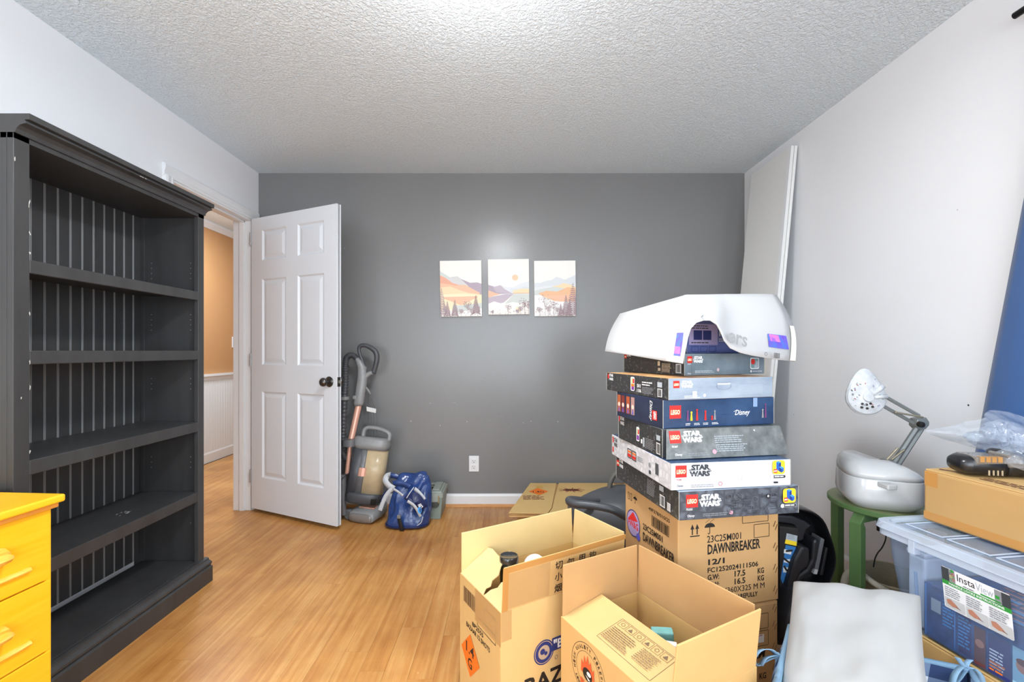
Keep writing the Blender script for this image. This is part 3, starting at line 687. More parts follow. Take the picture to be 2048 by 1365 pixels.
p.text('BIG', cx - .045, cy - .012, .03, K, w=.09, bold=.03, shear=.3)
ax, ay = onp(1226, 975, zt); p.text('B F K', ax, ay, .035, K, w=.13, bold=.01)
ax, ay = onp(1208, 992, zt); p.text('OCK', ax, ay, .06, K, w=.14, bold=.0)
ax, ay = onp(1238, 1000, zt); p.text('B.', ax, ay, .03, K, bold=.01)
ax, ay = onp(1228, 968, zt); p.tiny(ax, ay, .09, 2, .018, BR, seed=9)
p.build('printing', fs)

# black infant carrier behind
M_BPL = mat('dark_grey_plastic', (70, 72, 76), .42, var=.05, vscale=20)
ic = thing('infant_carrier', 'dark grey plastic child carrier with tube handle, behind the open cartons', 'child seat', (0, 0, 0))
b = MB(); rings = []
def dome(t_, sx=1.0):
    # t 0..1 from left lip to the right; returns ring half width and heights
    return t_
N_ = 14; cxL, cxR = .285, .86
for i in range(N_ + 1):
    t_ = i / N_; x_ = cxL + (cxR - cxL) * t_
    zt_ = .395 + .085 * math.sin(min(1, t_ * 2.2) * math.pi / 2) - .06 * max(0, t_ - .45) ** 1.3
    zb_ = .30 - .28 * min(1, t_ * 1.6 + .1) if t_ > .0 else .33
    hw = .06 + .15 * math.sin(min(1, t_ * 1.5 + .06) * math.pi / 2)
    cy_ = 2.18 + .03 * t_
    rings.append([(x_, cy_ + hw * math.cos(a) , (zt_ + zb_) / 2 + (zt_ - zb_) / 2 * (abs(math.sin(a)) ** .7) * (1 if math.sin(a) > 0 else -1)) for a in [2 * math.pi * k / 20 for k in range(20)]])
b.loops(rings); b.build('shell', M_BPL, ic, smooth=True)
b = MB(); b.tube([P(1236, 1003, 2.28), P(1190, 1004, 2.10), P(1141, 1001, 2.02), P(1150, 1008, 1.97), P(1188, 1012, 1.94), P(1225, 1020, 1.92), P(1250, 1033, 1.92), P(1300, 1060, 1.92)], [.012, .016, .019, .018, .017, .017, .017, .017], 12, sub=5)
b.build('rim_lip', M_BPL, ic, smooth=True)
b = MB(); b.tube([P(1216, 1010, 2.20), P(1218, 985, 2.20), P(1222, 962, 2.20), P(1232, 948, 2.20), P(1250, 941, 2.20), P(1300, 940, 2.20), P(1330, 960, 2.20), P(1335, 1010, 2.2)], .0125, 12, sub=5)
b.build('carry_handle', mat('handle_grey', (92, 90, 84), .4), ic, smooth=True)

# ------------------------------------------------------------------ tall brown carton pair under the toy boxes
DW_, DD_, DHH = .372, .332, .318
def dawn(loc, label, top_):
    o = carton('shipping_carton', label, loc, 14, DW_, DD_, DHH, CB4, CB3)
    p = Print((0, 0, 0), (1, 0, 0), (0, 0, 1)); s = 1
    if top_:
        arrows_up(p, .046, .243, .038, K); umbrella(p, .112, .243, .042, K)
        p.text('23C25M001', .102, .213, .022, K, w=.125, bold=.008)
        p.text('DAWNBREAKER', .104, .176, .032, K, w=.196, bold=.025)
        p.text('12/1', .106, .143, .018, K, w=.06, bold=.03)
        p.text('FC1252024111506', .104, .119, .016, K, w=.188, bold=.018)
        p.text('G.W:', .104, .096, .017, K, w=.042, bold=.02); p.text('17.5', .203, .095, .019, K, w=.040, bold=.02); p.text('KG', .290, .095, .018, K, w=.024, bold=.02)
        p.text('N.W:', .104, .071, .017, K, w=.042, bold=.02); p.text('16.5', .203, .071, .019, K, w=.040, bold=.02); p.text('KG', .290, .071, .018, K, w=.024, bold=.02)
        p.text('330X360X325 M M', .122, .047, .018, K, w=.194, bold=.0); p.text('HANDLE CAREFULLY', .130, .024, .015, K, w=.16, bold=.02)
        p.frame(.232, .262, .330, .300, .0016, K); p.frame(.276, .212, .334, .254, .0016, K)
    else:
        p.frame(.232, .240, .334, .288, .0016, K); p.frame(.232, .185, .334, .233, .0016, K)
        p.rect(.284, .196, .318, .222, mat('label_white', (232, 226, 220), .5)); p.line(.286, .217, .312, .219, .002, RD); p.rect(.287, .200, .294, .207, NV)
        p.text('STORM', .214, .146, .030, K, w=.110, bold=.03, shear=.2)
        p.text('KG', .300, .078, .020, K, w=.026, bold=.02); p.text('KG', .300, .044, .020, K, w=.026, bold=.02); p.text('MM', .298, .014, .020, K, w=.034, bold=.02)
    staples(p, DW_ - .014, (.02, .09, .16, .23, .285), mat('staple', (105, 75, 45), .4, metal=.5))
    p.build('printing', o)
    p = Print((0, DD_, 0), (0, -1, 0), (0, 0, 1))
    if top_:
        p.frame(.022, .262, .032, .287, .002, K); p.frame(.040, .262, .050, .287, .002, K); umbrella(p, .075, .262, .030, K)
        p.text('49F378/010/25', .165, .268, .012, K, w=.125, bold=.01)
        p.frame(.185, .222, .285, .256, .0014, K); p.barcode(.188, .224, .094, .030, K, 3)
        p.text('23C25M001', .130, .190, .021, K, w=.120, bold=.02)
        p.text('DAWNBREAKER', .130, .150, .030, K, w=.185, bold=.02)
        p.disc(.062, .185, .048, ink('pale_violet', (170, 150, 190)), n=28); p.ring(.062, .185, .048, .004, NV, 28); p.poly([(.024, .19), (.062, .226), (.095, .20), (.062, .192)], RD); p.text('FW&G', .026, .168, .024, RD, w=.072, bold=.03); p.disc(.098, .148, .013, ink('violet', (90, 90, 190)))
    else:
        p.text('STORM', .13, .15, .03, K, w=.16, bold=.02)
    p.build('printing', o)
    return o
dawn((.510, 1.390, 0), 'lower brown carton directly under the 23C25M001 carton, white sticker on it', False)
t_ = dawn((.515, 1.394, .3225), 'brown carton printed DAWNBREAKER holding up the tower of toy boxes', True)

# ------------------------------------------------------------------ toy boxes
def logo_red(p, x, y, s, sh=0):
    p.rect(x, y, x + s, y + s, RD)
    p.text('LEGO', x + .08 * s, y + .28 * s, .40 * s, K, w=.84 * s, bold=.075, shear=.12)
    p.text('LEGO', x + .09 * s, y + .29 * s, .38 * s, YE, w=.82 * s, bold=.055, shear=.12)
    p.text('LEGO', x + .11 * s, y + .31 * s, .34 * s, WH, w=.78 * s, bold=.02, shear=.12)
def logo_sw(p, x, y, s, m):
    h = s * .46; W = s * 1.95
    p.text('STAR', x + .10 * W, y + h * 1.12, h, m, w=W * .84, bold=.06, space=.95); p.line(x, y + h * 1.18, x + .30 * W, y + h * 1.18, h * .17, m); p.line(x + .86 * W, y + h * 1.18, x + .97 * W, y + h * 1.18, h * .17, m)
    p.text('WARS', x + .02 * W, y, h, m, w=W * .92, bold=.06, space=.95); p.line(x + .84 * W, y + h * .90, x + W, y + h * .90, h * .17, m)
def logo_dis(p, x, y, s, m): p.text('Disney', x, y, s, m, w=s * 2.6, bold=.012, shear=.35); p.line(x - s * .2, y + s * .75, x + s * .3, y + s * .95, s * .06, m)
def app_badge(p, x, y, s, withpill=True):
    p.rrect(x, y, x + s, y + s, s * .2, YE)
    b1, b2, b3 = ink('brick_light', (60, 150, 225)), ink('brick_mid', (25, 95, 190)), ink('brick_dark', (25, 50, 130))
    p.poly([(x + .30 * s, y + .35 * s), (x + .52 * s, y + .22 * s), (x + .52 * s, y + .78 * s), (x + .30 * s, y + .90 * s)], b2)
    p.poly([(x + .30 * s, y + .90 * s), (x + .52 * s, y + .78 * s), (x + .68 * s, y + .86 * s), (x + .46 * s, y + .97 * s)], b1)
    p.poly([(x + .52 * s, y + .50 * s), (x + .68 * s, y + .58 * s), (x + .68 * s, y + .86 * s), (x + .52 * s, y + .78 * s)], b3)
    p.poly([(x + .52 * s, y + .50 * s), (x + .72 * s, y + .38 * s), (x + .90 * s, y + .46 * s), (x + .68 * s, y + .58 * s)], b1)
    p.poly([(x + .52 * s, y + .22 * s), (x + .72 * s, y + .10 * s), (x + .72 * s, y + .38 * s), (x + .52 * s, y + .50 * s)], b3)
    p.poly([(x + .72 * s, y + .10 * s), (x + .90 * s, y + .20 * s), (x + .90 * s, y + .46 * s), (x + .72 * s, y + .38 * s)], b2)
    p.rect(x + .08 * s, y + .10 * s, x + .38 * s, y + .38 * s, RD); p.text('LEGO', x + .10 * s, y + .18 * s, .12 * s, WH, w=.26 * s, bold=.04)
    if withpill:
        p.rrect(x - .12 * s, y - .30 * s, x + 1.05 * s, y - .07 * s, .10 * s, WH); p.rrect(x - .11 * s, y - .29 * s, x + 1.04 * s, y - .08 * s, .10 * s, DG); p.disc(x - .05 * s, y - .185 * s, .14 * s, WH); p.tiny(x + .16 * s, y - .21 * s, .75 * s, 1, .01, WH, t=.08 * s)
def voro(name, c1, c2, scale=40, bump=.3, rough=.35, stretch=(1, 1, 1)):
    m = bpy.data.materials.new(name); m.use_nodes = True; nt = m.node_tree; N = nt.nodes; L = nt.links; b = N['Principled BSDF']
    tc = N.new('ShaderNodeTexCoord'); mp = N.new('ShaderNodeMapping'); mp.inputs['Scale'].default_value = stretch; L.new(tc.outputs['Object'], mp.inputs[0])
    v = N.new('ShaderNodeTexVoronoi'); v.feature = 'DISTANCE_TO_EDGE'; v.distance = 'EUCLIDEAN' if hasattr(v, 'distance') else None; v.inputs['Scale'].default_value = scale; v.inputs['Randomness'].default_value = .75; L.new(mp.outputs[0], v.inputs['Vector'])
    n = N.new('ShaderNodeTexNoise'); n.inputs['Scale'].default_value = scale * 1.3; n.inputs['Detail'].default_value = 6; L.new(mp.outputs[0], n.inputs['Vector'])
    mm = N.new('ShaderNodeMath'); mm.operation = 'MULTIPLY'; L.new(v.outputs['Distance'], mm.inputs[0]); L.new(n.outputs['Fac'], mm.inputs[1])
    r = N.new('ShaderNodeValToRGB'); r.color_ramp.elements[0].position = .01; r.color_ramp.elements[1].position = .14
    r.color_ramp.elements[0].color = (*lin(c1), 1); r.color_ramp.elements[1].color = (*lin(c2), 1); L.new(mm.outputs[0], r.inputs[0])
    L.new(r.outputs[0], b.inputs['Base Color']); b.inputs['Roughness'].default_value = rough
    return m
T_A = voro('box_print_dark_greeble', (64, 68, 76), (98, 104, 114), 34); T_B = voro('box_print_white_greeble', (212, 214, 222), (233, 234, 240), 26)
T_BL = voro('box_print_light_grey', (196, 196, 200), (222, 222, 226), 40)
T_SP = mat('box_print_starfield', (52, 53, 54), .4, col2=(150, 150, 148), vscale=90, thr=(.55, .85)); T_SPB = mat('box_print_slate', (86, 90, 90), .32, col2=(128, 132, 130), vscale=26)
T_D = mat('box_print_navy', (34, 52, 82), .22, col2=(58, 84, 120), vscale=6); T_DL = mat('box_print_midnight', (30, 36, 56), .3, col2=(44, 54, 80), vscale=8)
T_E = mat('box_print_silver_blue', (142, 156, 172), .25, col2=(172, 184, 196), vscale=7, stretch=(1, 1, 3)); T_F = mat('box_print_steel', (100, 112, 118), .28, col2=(134, 146, 154), vscale=8)
T_TOP = mat('box_print_rust', (170, 112, 70), .4, col2=(225, 180, 120), vscale=14); T_G = mat('box_print_indigo', (92, 104, 160), .3, col2=(120, 128, 190), vscale=9); T_EDGE = mat('worn_card_edge', (170, 168, 160), .6)
def toybox(label, z, X, Y, ang, w_, d_, h, mf, ml, mt, front=None, left=None, sway=0):
    o = thing('toy_box', label, 'box', (X, Y, z), R(ang), 'tower of toy boxes')
    b = MB(); b.box(0, w_, 0, d_, 0, h); b.bm.faces.ensure_lookup_table()
    for f in b.bm.faces:
        f.normal_update(); n = f.normal
        f.material_index = 2 if abs(n.z) > .5 else (1 if abs(n.x) > .5 else 0)
    b.build('carton_body', [mf, ml, mt], o, bevel=.002, seg=2)
    b = MB()
    for c in ((0, 0), (w_, 0), (0, d_)): b.box(c[0] - .0007, c[0] + .0007, c[1] - .0007, c[1] + .0007, .001, h - .001)
    b.build('worn_corner', T_EDGE, o)['kind'] = 'stuff'
    if front: p = Print((0, 0, 0), (1, 0, 0), (0, 0, 1)); front(p, w_, h); p.build('printing', o)
    if left: p = Print((0, d_, 0), (0, -1, 0), (0, 0, 1)); left(p, d_, h); p.build('printing', o)
    return o
def frA(p, w_, h):
    p.rect(.008, .080, .085, h, RD) if False else None
    logo_red(p, .022, h - .047, .037); logo_sw(p, .062, h - .047, .037, WH); p.text('75335', .022, .028, .006, WH, bold=.02); logo_dis(p, .026, .007, .009, WH)
    p.tiny(.075, .014, .085, 2, .005, GY, seed=2); p.disc(.165, .015, .006, PK)
    g = ink('relief_light', (128, 134, 144)); g2 = ink('relief_dark', (44, 48, 54))
    rg = random.Random(5)
    for k in range(34):
        x_ = rg.uniform(.15, w_ - .09); y_ = rg.uniform(.008, h - .02); q = rg.uniform(.004, .013)
        if k % 3 == 0: p.ring(x_, y_, q * .8, .0011, g2, 14); p.ring(x_ + .0006, y_ + .0006, q * .8, .0006, g, 14)
        elif k % 3 == 1: p.frame(x_, y_, x_ + q * 2.2, y_ + q, .0009, g2); p.line(x_, y_ + q + .001, x_ + q * 2.2, y_ + q + .001, .0006, g)
        else: p.line(x_, y_, x_ + q * 2, y_, .0014, g2); p.line(x_ + q * 2, y_, x_ + q * 2, y_ + q, .0014, g2)
    p.disc(.285, .056, .0065, g2); p.disc(.2845, .058, .003, WH)
    app_badge(p, w_ - .056, .034, .043)
def frB(p, w_, h):
    logo_red(p, .014, h - .042, .035); logo_sw(p, .056, h - .041, .036, DG); p.text('75288', .016, .028, .005, ink('dull_red', (170, 80, 80)), bold=.01); logo_dis(p, .018, .008, .008, DG)
    p.tiny(.062, .012, .088, 2, .005, GY, seed=3); p.ring(.155, .014, .006, .0012, RD)
    g = ink('relief_pale', (198, 200, 210)); rg = random.Random(6)
    for k in range(26):
        x_ = rg.uniform(.05, w_ - .08); y_ = rg.uniform(.006, h - .01); q = rg.uniform(.006, .02)
        if k % 2: p.frame(x_, y_, x_ + q * 1.6, min(y_ + q, h - .004), .0008, g)
        else: p.line(x_, y_, x_ + q * 2, y_, .001, g)
    app_badge(p, w_ - .062, .036, .041); p.rect(w_ - .058, .009, w_ - .044, .014, K)
def frE(p, w_, h):
    logo_red(p, .016, h - .030, .022); logo_sw(p, .042, h - .030, .023, WH); p.tiny(.055, .010, .06, 2, .005, WH, seed=4); p.disc(.128, .012, .005, WH)
    p.ring(.200, h - .028, .028, .0012, ink('slot', (110, 122, 136)), 20, ry=.011); p.rect(.176, h - .0225, .224, h - .0185, WH); p.rect(.084, .004, .100, .026, mat('tape_patch', (206, 214, 222), .15))
    for k in range(9): p.line(.255, .012 + k * .0035, .35, .014 + k * .0035, .0006, ink('pale_line', (196, 206, 214)))
def frF(p, w_, h):
    logo_red(p, .012, h - .031, .022); logo_sw(p, .037, h - .031, .023, WH); p.text('75319', .013, h - .037, .004, WH, bold=.01); logo_dis(p, .013, .004, .006, WH)
    p.tiny(.045, .014, .085, 2, .005, ink('pale', (190, 198, 204)), seed=5); p.disc(.148, .018, .006, ink('soft_pink', (210, 180, 185))); p.line(.0305, .001, .0305, h - .001, .0006, ink('crease', (70, 78, 84)))
    p.rrect(w_ - .072, .018, w_ - .028, .058, .006, WH); p.rrect(w_ - .069, .021, w_ - .031, .055, .005, ink('teal_grey', (120, 150, 150))); p.disc(w_ - .058, .044, .010, RD); p.poly([(w_ - .052, .022), (w_ - .034, .022), (w_ - .034, .046), (w_ - .044, .046), (w_ - .044, .032), (w_ - .052, .032)], ink('lightgrey', (170, 178, 184))); p.disc(w_ - .068, .010, .004, WH); p.tiny(w_ - .060, .009, .05, 1, .004, WH)
def frD(p, w_, h):
    logo_red(p, .022, h - .058, .040); logo_dis(p, w_ - .150, h - .060, .022, WH)
    for x_, ww in ((.078, .018), (.108, .024), (.140, .020), (.172, .024)): p.tiny(x_, .012, ww, 2, .004, WH, seed=int(x_ * 1000))
    # small figures of the printed set, kept generic
    for x_, c, s in ((.085, ink('plum', (110, 60, 110)), .034), (.098, YE, .030), (.118, RD, .038), (.148, RD, .032), (.172, RD, .012), (.182, GY, .032), (w_ - .045, GY, .030), (w_ - .034, ink('plum', (110, 60, 110)), .05)):
        p.poly([(x_ - .004, .022), (x_ + .004, .022), (x_ + .002, .022 + s * .75), (x_ - .002, .022 + s * .75)], c); p.disc(x_, .022 + s * .85, .0035, c, n=10)
    p.line(.20, .036, .238, .037, .0012, NV); p.rect(w_ - .082, h - .030, w_ - .066, h - .001, mat('clear_tape_blue', (140, 165, 200), .1))
def lfA(p, d_, h):
    logo_red(p, .006, h - .034, .022) ; p.text('STAR', .030, h - .016, .013, WH, w=.036, bold=.04); p.text('WARS', .030, h - .034, .013, WH, w=.036, bold=.04)
    p.tiny(.26, h - .018, .06, 10, .005, GY, seed=11); p.rect(.345, h - .028, .372, h - .012, ink('lightgrey', (170, 178, 184))); p.barcode(.350, .012, .028, .030, K, 2, bg=WH); p.rect(.395, .010, .415, .034, WH)
    for k in range(5): p.line(.397 + k * .004, .011, .397 + k * .004, .033, .0015, K)
def lfB(p, d_, h):
    p.rect(.006, h - .030, .018, h - .008, RD); p.rect(.006, .012, .018, .032, RD); p.text('STAR', .022, h - .024, .015, DG, w=.034, bold=.04); p.text('WARS', .022, h - .042, .015, DG, w=.034, bold=.04)
    for x_ in (.155, .195): p.frame(x_, .026, x_ + .034, .056, .003, K); p.rect(x_ + .003, .029, x_ + .031, .040, RD); p.rect(x_ + .003, .044, x_ + .031, .051, OR)
    p.tiny(.24, .045, .05, 3, .006, GY, seed=12); p.disc(.335, .040, .008, GY); p.rect(.33, .012, .344, .024, DG); p.rect(.375, .022, .397, .058, GY); p.barcode(.376, .023, .020, .034, DG, 4)
def lfC(p, d_, h):
    p.rect(.004, h - .022, .012, h - .004, RD); p.text('STAR', .016, h - .016, .013, WH, w=.034, bold=.04); p.text('WARS', .016, h - .033, .013, WH, w=.034, bold=.04)
    p.rrect(.150, .020, .172, .068, .005, WH); p.rect(.153, .040, .161, .062, ink('pale_green', (180, 200, 150))); p.rect(.161, .044, .170, .060, RD); p.rect(.153, .024, .170, .040, ink('purple', (120, 50, 150)))
    p.rect(.184, .018, .194, .032, WH); p.rect(.198, .010, .210, .040, ink('lightgrey', (170, 178, 184))); p.tiny(.216, .040, .065, 7, .005, GY, seed=13); p.rect(.292, .050, .316, .066, ink('lightgrey', (170, 178, 184))); p.barcode(.293, .010, .022, .030, K, 5, bg=WH)
def lfD(p, d_, h):
    for x_, c in ((.006, OR), (.036, RD), (.072, OR), (.105, PK)): p.rect(x_, .018, x_ + .024, h - .010, ink('dusk_' + str(int(x_ * 1000)), tuple(int(v * .75) for v in ((230, 120, 70), (160, 60, 50), (230, 110, 60), (235, 180, 170))[(0, .006, .036, .072, .105).index(x_) - 1])))
    for x_ in (.018, .048, .084, .117): p.disc(x_, .045, .008, ink('soft_white', (225, 205, 190)), n=10); p.poly([(x_ - .006, .020), (x_ + .006, .020), (x_, .040)], ink('violet', (90, 90, 190)))
    p.text('Disney', .222, h - .008, .019, WH, w=.066, bold=.012, rot=-90, shear=.3)
    p.rect(.240, .020, .268, .050, RD); p.text('LEGO', .248, .047, .016, WH, w=.024, bold=.05, rot=-90)
def lfE(p, d_, h):
    p.rect(.010, h - .022, .020, h - .006, RD); p.text('STAR', .022, h - .014, .010, WH, w=.030, bold=.04); p.text('WARS', .022, h - .028, .010, WH, w=.030, bold=.04)
    p.rrect(.175, .012, .200, .060, .006, WH); p.rect(.178, .034, .188, .055, ink('pale_green', (180, 200, 150))); p.rect(.188, .038, .198, .054, RD); p.rect(.178, .026, .198, .036, OR); p.rect(.180, .015, .197, .027, ink('purple', (120, 50, 150)))
    p.text('501', .215, .026, .012, WH, w=.022, bold=.02); p.text('1106', .215, .010, .012, WH, w=.026, bold=.02); p.tiny(.246, .044, .06, 2, .008, WH, seed=15); p.tiny(.248, .028, .07, 5, .0045, GY, seed=14); p.rect(.335, .036, .360, .052, ink('lightgrey', (170, 178, 184))); p.barcode(.337, .008, .022, .022, K, 6, bg=WH)
def lfF(p, d_, h):
    logo_red(p, .004, h - .020, .014); p.text('STAR', .020, h - .013, .010, WH, w=.024, bold=.04)
    p.rect(.195, .012, .208, .022, ink('tan', (200, 180, 150))); p.tiny(.215, .036, .05, 7, .0045, ink('tan', (200, 180, 150)), seed=16); p.barcode(.285, .010, .022, .026, K, 7, bg=WH); p.rect(.196, .030, .208, .046, ink('tan', (200, 180, 150)))
zA = .6445
toybox('bottom toy box of the tower, dark machinery print with yellow square badge', zA, .487, 1.311, 9.5, .390, .457, .0835, T_A, T_SP, T_E, frA, lfA)
toybox('white toy box, second from the bottom of the tower', zA + .0840, .467, 1.321, 8, .384, .472, .0790, T_B, T_BL, T_D, frB, lfB)
zC_ = zA + .1635
oC = toybox('third toy box up, speckled dark grey with its end flap hanging loose', zC_, .463, 1.383, 10, .405, .325, .0875, DG, T_SP, T_SPB, None, lfC)
b = MB(); b.hull8([(0, -.003, 0), (.416, -.003, 0), (.416, 0, 0), (0, 0, 0), (.012, -.003, .090), (.403, -.003, .090), (.403, 0, .090), (.012, 0, .090)])
for v in b.bm.verts: v.co.z -= .088
fC = b.build('end_flap', T_SPB, oC, bevel=.001, seg=1); fC.location = (-.002, -.004, .0865); fC.rotation_euler = (R(-14), 0, 0)
p = Print((0, -.003, -.088), (1, 0, 0), (0, 0, 1)); logo_red(p, .018, .047, .037); logo_sw(p, .058, .048, .036, WH); p.text('75387', .022, .034, .006, WH, bold=.02); logo_dis(p, .030, .008, .009, WH); p.tiny(.072, .014, .08, 2, .005, GY, seed=21); p.disc(.160, .018, .007, PK)
p.tiny(.166, .062, .10, 4, .006, ink('lightgrey', (170, 178, 184)), seed=22); p.tiny(.166, .036, .11, 4, .006, ink('lightgrey', (170, 178, 184)), seed=23); p.disc(.305, .078, .0025, WH)
p.build('printing', fC)
zD = zC_ + .0880
toybox('fourth toy box up, glossy navy blue with small red logo square', zD, .467, 1.388, 14, .407, .300, .0885, T_D, T_DL, T_DL, frD, lfD)
zE = zD + .0890
toybox('fifth toy box up, silver-blue end with an oval hand slot', zE, .479, 1.374, 16, .392, .390, .0665, T_E, T_SP, T_TOP, frE, lfE)
zF = zE + .0670
toybox('sixth toy box up, steel-grey end, directly under the white sheet', zF, .575, 1.500, 23, .374, .321, .0735, T_F, T_SP, T_F, frF, lfF)
zG = zF + .0740
def frG(p, w_, h):
    p.rect(.01, .03, .14, .105, ink('lilac', (186, 172, 214))); p.tiny(.02, .096, .10, 2, .008, DG, seed=31); p.tiny(.02, .036, .10, 1, .008, DG, seed=32)
    p.rect(.03, .048, .068, .082, NV); p.rect(.072, .048, .110, .082, NV)
    p.rect(.150, .07, .18, .080, WH); p.text('R', .146, .062, .022, WH, w=.024, bold=.03); p.tiny(.145, .05, .07, 2, .007, WH, seed=33)
    for x_ in (.02, .06, .1): p.frame(x_, .006, x_ + .03, .024, .0015, NV)
toybox('indigo boxed set hidden under the white sheet, seen through its arch', zG, .625, 1.610, 20, .300, .14, .140, T_G, T_G, T_G, frG, None)

# ------------------------------------------------------------------ white sheet draped over the tower
M_SH = mat('white_sheet', (188, 188, 188), .42, var=.015, vscale=6)
sh = thing('white_sheet', 'stiff white plastic sheet draped over the top of the box tower', 'sheet', (0, 0, 0))
bot = [(1210, 703, 1.78), (1250, 709, 1.70), (1300, 717.5, 1.58), (1340, 724, 1.46), (1366, 728, 1.40), (1371, 700, 1.41), (1376, 675, 1.42), (1382, 657, 1.43), (1393, 646, 1.44), (1407, 641.5, 1.44), (1420, 641.5, 1.44), (1433, 650, 1.44),
       (1441, 665, 1.44), (1448, 682, 1.44), (1460, 697, 1.44), (1480, 706, 1.445), (1505, 712, 1.455), (1530, 716, 1.47), (1560, 720.5, 1.49), (1590, 724, 1.51)]
topp = [(1240, 628, 1.90), (1272, 619, 1.84), (1310, 608, 1.76), (1345, 598, 1.68), (1366, 592, 1.63), (1370, 590.5, 1.62), (1374, 590, 1.61), (1380, 590, 1.61), (1392, 589.8, 1.61), (1405, 589.6, 1.615), (1418, 589.4, 1.62), (1430, 589.2, 1.625),
        (1440, 589, 1.63), (1452, 588.8, 1.635), (1466, 588.8, 1.64), (1484, 588.6, 1.65), (1505, 588.6, 1.66), (1525, 588.6, 1.67), (1542, 588.8, 1.68), (1553, 591, 1.69)]
b = MB(); rows_ = []
NT = 12
for j in range(NT + 1):
    t_ = j / NT; r_ = []
    for k, (bb, tt) in enumerate(zip(bot, topp)):
        q0, q1 = P(*bb), P(*tt); q = q0.lerp(q1, t_)
        bulge = math.sin(math.pi * t_)
        q.y -= (.030 if 5 <= k else .006) * bulge
        if k >= 17: q.x += .012 * bulge * (k - 16) / 3 * .8
        if k == 0: q.x -= .012 * bulge
        r_.append(q)
    rows_.append(r_)
# top and back skirts
r_ = []
for k, tt in enumerate(topp):
    q = P(*tt); r_.append(Vector((q.x + .02, q.y + .09, q.z + .004)))
rows_.append(r_); rows_.append([Vector((q.x + .03, q.y + .17, q.z - .03)) for q in r_]); rows_.append([Vector((q.x + .02, q.y + .22, q.z - .12)) for q in r_])
b.loops(rows_, cap=False, closed=False); b.build('sheet_skin', M_SH, sh, smooth=True, solid=.0015, autos=60)
def on_sheet(fr_k, t_, off=.004):  # point on the sheet surface
    k = int(fr_k); f_ = fr_k - k; a0 = rows_[int(t_ * NT)][k].lerp(rows_[int(t_ * NT)][min(k + 1, 19)], f_); a1 = rows_[min(int(t_ * NT) + 1, NT)][k].lerp(rows_[min(int(t_ * NT) + 1, NT)][min(k + 1, 19)], f_)
    return a0.lerp(a1, t_ * NT - int(t_ * NT)) + Vector((0, -off, 0))
def patch(name, kk0, kk1, t0, t1, m, off=.003, nn=6, shr=0):
    b = MB(); b.loops([[on_sheet(kk0 + (kk1 - kk0) * i / nn + shr * j / nn, t0 + (t1 - t0) * j / nn, off) for i in range(nn + 1)] for j in range(nn + 1)], cap=False, closed=False)
    return b.build(name, m, sh, smooth=True)
M_NEB = mat('nebula_print', (120, 70, 190), .3, col2=(70, 130, 230), vscale=38); M_NEB2 = mat('nebula_pink', (240, 130, 170), .3, col2=(110, 90, 220), vscale=50)
patch('picture_sticker', 17.05, 18.45, .155, .34, M_NEB, .004, shr=-.25); patch('picture_sticker', 17.1, 17.8, .24, .335, M_NEB2, .0045, shr=-.2)
patch('picture_sticker', 3.2, 3.75, .09, .42, M_NEB, .004, shr=.2); patch('picture_sticker', 3.25, 3.72, .12, .22, M_NEB2, .0045)
patch('clear_tape', 18.6, 18.98, .01, .5, mat('yellowed_tape', (226, 220, 205), .3), .004); patch('clear_tape', 2.8, 3.95, .01, .14, mat('yellowed_tape', (226, 220, 205), .3), .0035)
# "ers" lettering, barcode and small marks
q0 = on_sheet(14.05, .13); q1 = on_sheet(15.9, .06); u = (q1 - q0); 
p = Print(P(1456, 683, 1.425), P(1492, 695, 1.425) - P(1456, 683, 1.425), P(1462, 660, 1.425) - P(1460, 683, 1.425))
p.text('ers', 0, -.001, .032, GY, w=.062, bold=.02); p.build('lettering', sh)
p = Print(P(1529, 714.5, 1.448), P(1590, 721, 1.47) - P(1529, 714.5, 1.448), (0.02, 0, 1))
p.frame(.0, .002, .024, .016, .0006, GY); p.ring(.005, .010, .005, .0012, K); p.barcode(.034, .0, .022, .017, K, 8); p.build('lettering', sh)
p = Print(P(1401, 634, 1.425), (1, 0, -1.1), (1, 0, 1)); p.text('L', 0, 0, .010, GY, w=.014, bold=.05); p.build('lettering', sh)

# ------------------------------------------------------------------ open carton printed BAZAAR (left)
b1 = carton('open_carton', 'left open carton with hazard diamond, taped flaps and a jar inside', (-.026, 1.300, 0), 31, .485, .277, .385, CB1, CB3, closed=False)
f_front = flap(b1, 'front', .485, .277, .385, .130, 4, CB2); flap(b1, 'back', .485, .277, .385, .132, 2, CB3); flap(b1, 'right', .485, .277, .385, .130, 3, CB3)
def torn(b, L_):
    b.prism([(.004, 0), (.165, 0), (.152, .02), (.160, .035), (.146, .05), (.150, .075), (.128, .10), (.120, .118), (.03, .128), (.006, .122)], 0, th, lambda u_, v_, t__: (u_, t__, v_))
def torn2(b, L_):
    b.prism([(.168, 0), (.272, 0), (.270, .075), (.235, .10), (.20, .115), (.162, .118), (.168, .09), (.160, .07), (.172, .05), (.163, .03)], 0, th, lambda u_, v_, t__: (u_, t__, v_))
flap(b1, 'left', .485, .277, .385, .13, -58, CB3, 'torn_flap', mesh=torn); flap(b1, 'left', .485, .277, .385, .13, -74, CB3, 'torn_flap', mesh=torn2)
p = Print((0, 0, 0), (1, 0, 0), (0, 0, 1))
p.text('BAZAAR', .080, .112, .052, K, w=.30, bold=.03, rot=0); p.text('12 SHOTS', .105, .055, .035, K, w=.2, bold=.02)
p.disc(.150, .222, .037, NV, n=30); p.ring(.150, .222, .033, .0015, CB1, 30); p.disc(.150, .222, .021, mat('crest_tan', (190, 165, 140), .6)); p.disc(.145, .225, .009, NV); p.disc(.157, .217, .006, NV)
